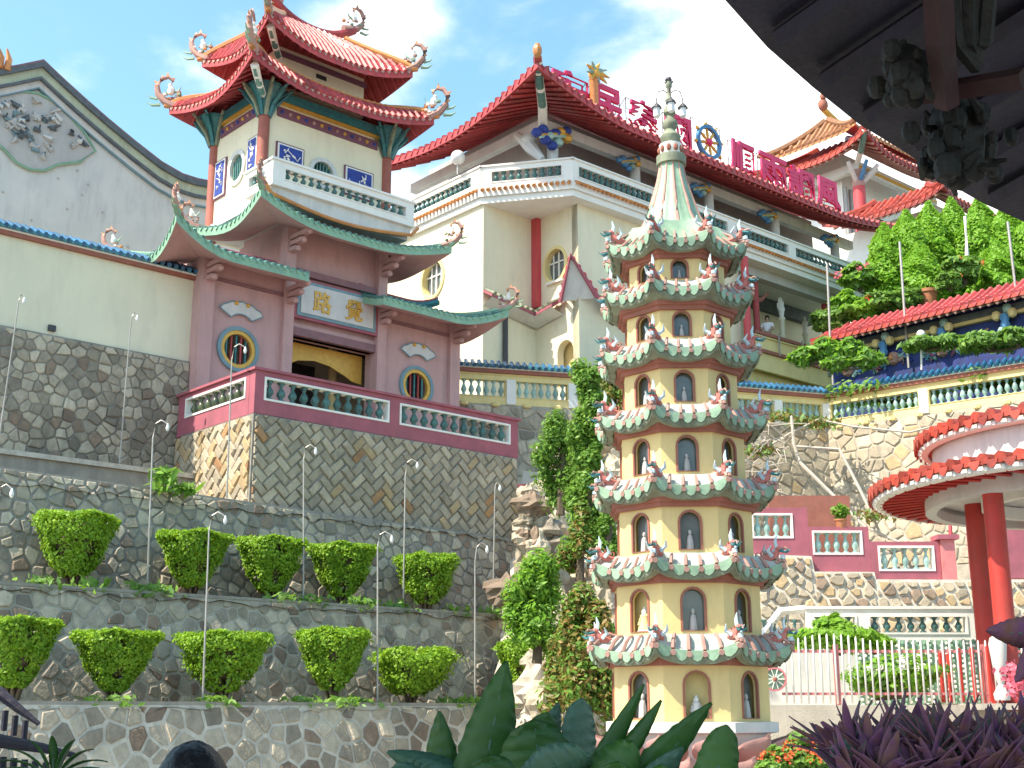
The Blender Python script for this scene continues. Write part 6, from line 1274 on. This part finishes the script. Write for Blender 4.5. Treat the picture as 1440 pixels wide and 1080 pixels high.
weeds('wall_moss', '', [onray(1100,590,41.2), onray(1130,598,41.2), onray(1160,600,41.2), onray(1230,730,38.5), onray(1070,640,40.5)], 120, .1, .3, [LEAF['rust'], LEAF['broad']], seed=9); bpy.data.objects['wall_moss'].pop('category', None)
# ================================================================== people
def skin_obj(name, nodes, edges, m, parent=None, sub=2):
    me = bpy.data.meshes.new(name); me.from_pydata([n[:3] for n in nodes], edges, []); o = bpy.data.objects.new(name, me); COL.objects.link(o)
    sk = o.modifiers.new('skin', 'SKIN'); ss = o.modifiers.new('sub', 'SUBSURF'); ss.levels = sub; ss.render_levels = sub
    for i, n in enumerate(nodes): v = me.skin_vertices[0].data[i]; v.radius = (n[3], n[4] if len(n) > 4 else n[3]); v.use_root = (i == 0)
    dg = bpy.context.evaluated_depsgraph_get(); dg.update(); me2 = bpy.data.meshes.new_from_object(o.evaluated_get(dg)); bpy.data.objects.remove(o)
    me2.materials.clear(); me2.materials.append(m); me2.polygons.foreach_set('use_smooth', [True]*len(me2.polygons)); me2.name = name; o = bpy.data.objects.new(name, me2); return link(o, parent)
def person(label, base, ht, yaw, shirt, trousers, arms='down', hairm='hair'):
    t = thing('person', label, 'person', base); s = ht/1.72; c, sn = cos(yaw), sin(yaw)
    def q(x, y, z, *r): return (base[0]+(x*c-y*sn)*s, base[1]+(x*sn+y*c)*s, base[2]+z*s)+tuple(k*s for k in r)
    hd = [q(0,0,1.0,.12,.09), q(0,.0,1.18,.125,.09), q(0,.0,1.36,.13,.085), q(0,.01,1.46,.055,.055), q(0,-.01,1.53,.05,.05), q(0,-.01,1.60,.072,.085), q(0,0,1.68,.062,.072)]
    n = list(hd); e = [(0,1),(1,2),(2,3),(3,4),(4,5),(5,6)]
    for sx in (-1,1):
        k = len(n)
        if arms == 'rail': n += [q(sx*.18,0,1.40,.055), q(sx*.25,-.08,1.15,.042), q(sx*.18,-.30,1.08,.032), q(sx*.14,-.38,1.07,.028)]
        else: n += [q(sx*.18,0,1.40,.055), q(sx*.23,.02,1.12,.042), q(sx*.23,-.04,.88,.032), q(sx*.22,-.06,.78,.03)]
        e += [(2,k),(k,k+1),(k+1,k+2),(k+2,k+3)]; k = len(n); n += [q(sx*.09,0,.92,.085), q(sx*.10,.01,.50,.055), q(sx*.10,.02,.10,.038), q(sx*.10,-.12,.04,.035)]; e += [(0,k),(k,k+1),(k+1,k+2),(k+2,k+3)]
        kk = len(n)
        for f in range(4): 
            hb = n[k-1]; n.append(tuple(hb[i]+(q(0,0,0)[i]-q(0,0,0)[i]) for i in range(3))+(.012*s,.012*s)) if False else None
    skin_obj('body', n, e, M['skin'], t)
    tn = [q(0,0,.98,.145,.105), q(0,0,1.18,.15,.105), q(0,0,1.36,.155,.10), q(0,.0,1.44,.08,.07)]; te = [(0,1),(1,2),(2,3)]
    for sx in (-1,1):
        k = len(tn); tn += [q(sx*.185,0,1.395,.07), q(sx*.235,-.05 if arms == 'rail' else .02,1.22,.06)]; te += [(2,k),(k,k+1)]
    skin_obj('shirt', tn, te, M[shirt], t)
    tn = [q(0,0,.98,.13,.10)]; te = []
    for sx in (-1,1): k = len(tn); tn += [q(sx*.09,0,.88,.10), q(sx*.10,.01,.50,.072), q(sx*.10,.02,.10,.06)]; te += [(0,k),(k,k+1),(k+1,k+2)]
    skin_obj('trousers', tn, te, M[trousers], t)
    cen = Vector(q(0,.012,1.645)); n_, k_ = 40, 24; vs = []; rr = random.Random(3)
    for i in range(k_+1):
        b = -pi/2*.55+(pi/2+pi/2*.55)*i/k_
        for j in range(n_):
            a = 2*pi*j/n_; f = 1+.012*sin(a*9+b*5)+rr.uniform(-.012,.012); p = (.092*s*f*cos(b)*cos(a), .108*s*f*cos(b)*sin(a), .128*s*f*sin(b)); face = -p[1] > .045*s and p[2] < .045*s
            if face: p = (p[0]*.8, p[1]*.6, p[2])
            vs.append(cen+Vector((p[0]*c-p[1]*sn, p[0]*sn+p[1]*c, p[2])))
    MB().add(vs, [(i*n_+j, i*n_+(j+1) % n_, (i+1)*n_+(j+1) % n_, (i+1)*n_+j) for i in range(k_) for j in range(n_)]).build('hair', M[hairm], t, True)
    for sx in (-1,1):
        MB().lathe0(Vector(q(sx*.03,-.09,1.62)), .009*s, 6, 3, (1,1,1)).build('eye', M['dark'], t); MB().lathe0(Vector(q(sx*.088,0,1.61)), .022*s, 7, 4, (.5,1,1.5)).build('ear', M['skin'], t, True)
    mb = MB(); mb.tube([Vector(q(0,-.088,1.62)), Vector(q(0,-.112,1.59))], [.008*s,.014*s], 6); mb.build('nose', M['skin'], t, True)
    MB().tube([Vector(q(-.022,-.09,1.555)), Vector(q(0,-.096,1.553)), Vector(q(.022,-.09,1.555))], .006*s, 5).build('mouth', M['brick'], t)
    for sx in (-1,1):      # five separate fingers per hand
        hb = Vector(q(sx*.14,-.38,1.07)) if arms == 'rail' else Vector(q(sx*.22,-.06,.78)); dn = Vector(q(0,-.5,-.2))-Vector(q(0,0,0)) if arms == 'rail' else Vector((0,0,-1)); dn.normalize(); ac = (Vector(q(1,0,0))-Vector(q(0,0,0))).normalized()
        mb = MB()
        for k in range(4): o_ = hb+ac*(k-1.5)*.02*s; ln = (.07,.08,.075,.06)[k]*s; mb.tube([o_, o_+dn*ln*.55, o_+dn*ln+Vector((0,0,-.015*s))], [.010*s,.009*s,.007*s], 6)
        mb.tube([hb-ac*sx*.025*s, hb-ac*sx*.05*s+dn*.03*s, hb-ac*sx*.05*s+dn*.06*s], [.012*s,.010*s,.008*s], 6); mb.build('fingers', M['skin'], t, True)
    return t
hp = onray(275, 1043, 3.3); person('person seen from behind, only the black haired head showing at the lower left', (hp.x, 3.3, hp.z-1.84), 1.84*1.0/1.03, pi, 'darkcloth', 'darkcloth')
pp = H(11.25, .62, 15.15); person('person in a white shirt leaning on the yellow parapet of the shaded porch', tuple(pp), 1.72, R(-20), 'shirt', 'darkcloth', 'rail')
# ================================================================== foreground plants
def bigleaf(root, d, ln, wd, curve, parent, m, twist=0.0, up=Vector((0,0,1)), tipw=.0, nn=26, name='leaf', ob=False):
    """broad pointed leaf with midrib fold, from root along d, drooping by curve"""
    d = Vector(d).normalized(); sd = d.cross(up); sd = sd.normalized() if sd.length > .05 else Vector((1,0,0)); sd = Matrix.Rotation(twist, 3, d) @ sd; nr = sd.cross(d).normalized(); vs = []
    for i in range(nn+1):
        t = i/nn; c = Vector(root)+d*ln*t+Vector((0,0,-1))*curve*ln*t*t; w_ = wd*.5*((sin(pi*min(1,t**.75*.97+.03))**.8+.04) if not ob else (min(1,t*1.7+.12)**.8*max(0,1-t**5)**.55+.02))
        for s in (-1,-.5,0,.5,1): vs.append(c+sd*s*w_*(1+.035*sin(i*2.3+s*9))+nr*(abs(s)*w_*.28+.02*wd*sin(i*1.9+s*2)+(.030*wd*((i+(1 if abs(s) == .5 else 0)) % 2)*(abs(s) > .1) if nn > 10 else 0)))
    fs = [(i*5+j, i*5+j+1, (i+1)*5+j+1, (i+1)*5+j) for i in range(nn) for j in range(4)]
    o = MB().add(vs, fs).build(name, M[m] if m in M else LEAF[m], parent, True)
    so_ = o.modifiers.new('thickness', 'SOLIDIFY'); so_.thickness = .003
    MB().tube([Vector(root)+d*ln*(i/8)*.97+Vector((0,0,-1))*curve*ln*(i/8*.97)**2 for i in range(9)], [.006*(1-i/10) for i in range(9)], 5).build('midrib', LEAF['weed'] if False else LEAF['bigblue'], o)
    return o
fp = thing('large_leaf_plant', 'dark glossy broad-leaved plant in the foreground at the bottom centre', 'plant', (.15, 2.7, 0))
def leafpx(x0,y0,x1,y1,Y,wpx,m,curve=.05,tw=0.0,dy=0.0):
    a = onray(x0,y0,Y); b = onray(x1,y1,Y+dy); d = b-a; ln = d.length; b2 = b+Vector((0,0,curve*ln)); bigleaf(a, b2-a, (b2-a).length, wpx*Y/1800, curve, fp, m, tw, up=Vector((0,1,0)), ob=wpx >= 58 and y1 > 935)
for a in ((660,1190,712,930,2.7,78,'big',.0,.15),(622,1170,618,1000,2.75,52,'big',.02,-.2),(765,1200,752,1012,2.6,110,'big',.0,.1),(815,1140,818,982,2.85,58,'bigblue',.0,.5),(730,1190,770,1000,2.7,60,'big',.1,.3),
          (790,1180,890,1042,2.5,70,'big',.08,-.3),(850,1160,1000,988,2.55,52,'big',-.05,.4),(780,1200,905,962,2.6,34,'big',.0,.2),(840,1120,930,985,2.6,26,'big',.0,-.2),(985,1200,1022,1020,2.4,62,'big',.0,.1),
          (700,1150,545,1050,2.7,50,'bigblue',.25,.2),(650,1130,580,1060,2.6,44,'bigblue',.3,.1),(720,1110,830,1060,2.5,60,'bigblue',.2,.4),(890,1150,960,1050,2.5,46,'bigblue',.1,.3),(690,1120,668,1018,2.9,34,'bigblue',.0,.3),(760,1100,785,988,2.9,40,'bigblue',.05,.5),
          (700,1200,690,1060,2.4,90,'big',.1,.2),(860,1210,870,1070,2.4,80,'big',.1,.3),(600,1190,560,1070,2.5,60,'bigblue',.15,.2),(930,1200,930,1075,2.4,70,'big',.1,.1)): leafpx(*a)
mb = MB()
for k in range(8): a = .8*k; mb.tube([Vector((.15+.1*cos(a),2.7+.1*sin(a),0)), Vector((.15+.25*cos(a)+k*.03-.1,2.65+.12*sin(a),.7)), Vector((.15+.35*cos(a),2.65+.1*sin(a),1.35))], [.02,.016,.01], 6)
mb.build('stalks', LEAF['big'], fp)
ct = thing('purple_cordyline', 'dark purple spiky-leaved plant in the foreground at the bottom right', 'plant', (2.0, 4.2, 0)); rg = random.Random(19)
for k in range(17):
    px = 1185+k*17+rg.uniform(-8,8); py = 1062+rg.uniform(-12,14); Y = 4.0+rg.uniform(-.3,.4); c = onray(px, py, Y)
    for j in range(15):
        a = rg.uniform(0,2*pi); el = rg.uniform(.25,1.45); d = Vector((cos(a)*cos(el), sin(a)*cos(el)*.7, sin(el))); bigleaf(c-d*.03, d, rg.uniform(.14,.25), .038, rg.uniform(0,.15), ct, 'purple', rg.uniform(-.5,.5), nn=5)
    MB().tube([Vector((c.x,c.y+.05,0)), c], .02, 6).build('stem', LEAF['purple'], ct)
for k in range(12):
    c = onray(1200+k*24+rg.uniform(-8,8), 1100+rg.uniform(-8,8), 3.8)
    for j in range(14):
        a = rg.uniform(0,2*pi); el = rg.uniform(.1,1.3); d = Vector((cos(a)*cos(el), sin(a)*cos(el)*.7, sin(el))); bigleaf(c-d*.03, d, rg.uniform(.14,.22), .05, rg.uniform(0,.2), ct, 'purple', rg.uniform(-.5,.5), nn=5)
bl = onray(1170,1050,4.0)
bt = thing('blue_leaf_plant', 'bluish dark leaf hanging at the left side of the purple plant', 'plant', bl-Vector((0,0,.4)))
bigleaf(bl+Vector((.03,0,.03)), Vector((.15,-.1,-1)), .25, .11, 0, bt, 'bigblue', .3, up=Vector((0,1,0)))
dl = thing('drooping_purple_leaf', 'big drooping dark purple leaf entering at the right edge before the red columns', 'leaf', onray(1470,880,3.4))
bigleaf(onray(1490,895,3.4), onray(1404,888,3.4)-onray(1490,895,3.4), .19, .085, .0, dl, 'purple', 1.2); bigleaf(onray(1490,890,3.35), onray(1436,945,3.35)-onray(1490,890,3.35), .17, .08, .05, dl, 'purple', 1.2)
rb = thing('red_flower_cluster', 'red flower cluster at the right edge in front of the fence', 'flower', onray(1432,958,20.5)); rgn = np.random.default_rng(2); c = np.array(onray(1432,955,20.5))
leafmesh('petals', c+rgn.normal(0,.12,(150,3)), np.tile([0,-1,.3],(150,1)), .07, M['flower'], rb, kind='stuff')
# gnarled grey root-like rail and ferns at the lower left corner
gr_ = thing('carved_rail', 'dark curved tiled edge of a low rockwork roof in the lower left corner', 'ornament', (-2.4, 6, 0))
MB().tube([onray(-60,955,6), onray(0,975,6), onray(28,998,6), onray(55,1018,6)], [.03,.028,.02,.01], 8).build('upper_edge', M['eave'], gr_, True)
MB().tube([onray(-60,1035,5.5), onray(0,1042,5.5), onray(60,1052,5.5), onray(105,1062,5.5)], [.03,.028,.02,.01], 8).build('lower_edge', M['eave'], gr_, True)
for k in range(9): p = onray(-40+k*15,1058+k*2,5.5); MB().tube([p, p-Vector((0,0,.14))], [.014,.018], 6).build('edge_tile', M['eave'], gr_, True)
for k in range(5): p = onray(-20+k*14,985+k*7,6); MB().tube([p, p-Vector((0,0,.09))], [.014,.014], 6).build('edge_tile', M['eave'], gr_, True)
MB().box(W, -4.2, -2.25, 5.45, 6.2, 0, 1.15).build('rock_base', M['eave'], gr_)
fr_ = thing('fern_tuft', 'small green strap-leaved tuft beside the dark tiled edge at the lower left', 'plant', onray(60,1075,5.2))
for k in range(9): a = -1.2+k*.3; bigleaf(onray(55+k*5,1085,5.2), Vector((sin(a),-.2,cos(a)*.8)), .22, .035, .35, fr_, 'big')
# ================================================================== the dark eave overhead
E0 = (0.93, 4.99); EA = 42.0; EF = Frame(E0[0], E0[1], EA)     # u along the eave edge, v to its left (open side); roof lies on v < 0
BU, BV = (-7,0,.35,.80,1.22,1.60,2.05,2.65,3.24,3.50,14), (-.1,0,.08,.11,.15,.14,.10,.12,.08,.04,-.8)
ev = thing('overhead_eave', 'dark curved timber eave of the near pavilion filling the upper right corner', 'eave', EF(2, -3, 0))
def ez_(u, d): return 4.6+.30*d+(.0 if u > 0 else .02*u*u)-.0*d
us = [-7+i*.5 for i in range(42)]; dd = [0,.06,.5,1.0,1.6,2.4,3.4,5.0,7.0]
bow = lambda u: float(-np.interp(u, BU, BV))
mb = MB(); n = len(us); vs = [EF(u, -(d)-bow(u), ez_(u,d)+.015*sin(u*2.1)) for d in dd for u in us]; fs = [(j*n+i, j*n+i+1, (j+1)*n+i+1, (j+1)*n+i) for j in range(len(dd)-1) for i in range(n-1)]
k = len(vs); vs += [v+Vector((0,0,.16)) for v in vs]; fs += [tuple(k+i for i in reversed(f)) for f in fs]+[(i, k+i, k+i+1, i+1) for i in range(n-1)]
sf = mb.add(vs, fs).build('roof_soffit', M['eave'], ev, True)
mb = MB(); P = [(-7,4.80),(1.05,4.80),(2.6,3.2),(-7,-1.0)]; zz = lambda x, y: 4.6+.30*max(0, ((x-E0[0])*.743-(y-E0[1])*.669))
P = [(-6.5,4.74),(.95,4.74),(.95,4.2),(-6.5,-3.6)]
mb.extrude([Vector((x, y, 4.78)) for x, y in P], (0,0,.14)); mb.build('added_shade_slab', M['eave'], ev)  # unseen slab, added to shade the foreground plants and the head
for i in range(46): u = -6.5+i*.42; MB().tube([EF(u, .02-bow(u), ez_(u,0)+.10), EF(u, -.30-bow(u), ez_(u,.3)+.16)], .05, 8).build('eave_tile', M['eave'], sf, True)
for i in range(30): u = -4.6+i*.5; MB().tube([EF(u, -.10-bow(u), ez_(u,.1)-.05), EF(u, -2.2-bow(u), ez_(u,2.2)-.05), EF(u, -4.4-bow(u), ez_(u,4.4)-.05)], .05, 4).build('rafter', M['eave'], sf)
for d, r in ((1.7,.11),(3.1,.13)): MB().tube([EF(u, -d-bow(u), ez_(u,d)-.24) for u in us[::3]], r, 6).build('purlin', M['eave'], ev)
MB().tube([onray(1318,-40,4.6), onray(1322,60,4.75), onray(1332,150,4.95)], [.06,.06,.05], 4).build('red_strut', M['eavered'], ev); MB().tube([onray(1270,135,5.2), onray(1350,125,5.0), onray(1440,110,4.8)], .05, 4).build('red_tie', M['eavered'], ev)
rg = random.Random(4); mb = MB()
for k in range(90):
    c = onray(1345+rg.gauss(0,22), 200+rg.uniform(-45,45), 5.3+rg.uniform(-.2,.2)); mb.lathe0(c, rg.uniform(.022,.055), 7, 4, (1,1,1.3))
    if k % 3 == 0: mb.tube([c, c+Vector((rg.uniform(-.15,.15),rg.uniform(-.15,.15),rg.uniform(-.1,.15)))], [.03,.01], 5)
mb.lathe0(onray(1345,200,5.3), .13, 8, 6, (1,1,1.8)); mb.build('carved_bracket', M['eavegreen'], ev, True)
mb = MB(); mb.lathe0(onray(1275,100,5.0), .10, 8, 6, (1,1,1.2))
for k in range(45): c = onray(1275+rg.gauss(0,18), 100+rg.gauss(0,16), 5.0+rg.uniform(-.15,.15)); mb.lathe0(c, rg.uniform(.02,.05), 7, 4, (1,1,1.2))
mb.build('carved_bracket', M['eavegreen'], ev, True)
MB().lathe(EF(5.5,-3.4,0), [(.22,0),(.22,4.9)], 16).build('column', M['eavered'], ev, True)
for k in range(3): MB().tube([onray(1335+k*28,-10,4.7), onray(1345+k*20,60,4.8), onray(1375,95-k*16,4.9)], .035, 5).build('carved_brace', M['eavegreen'], ev)
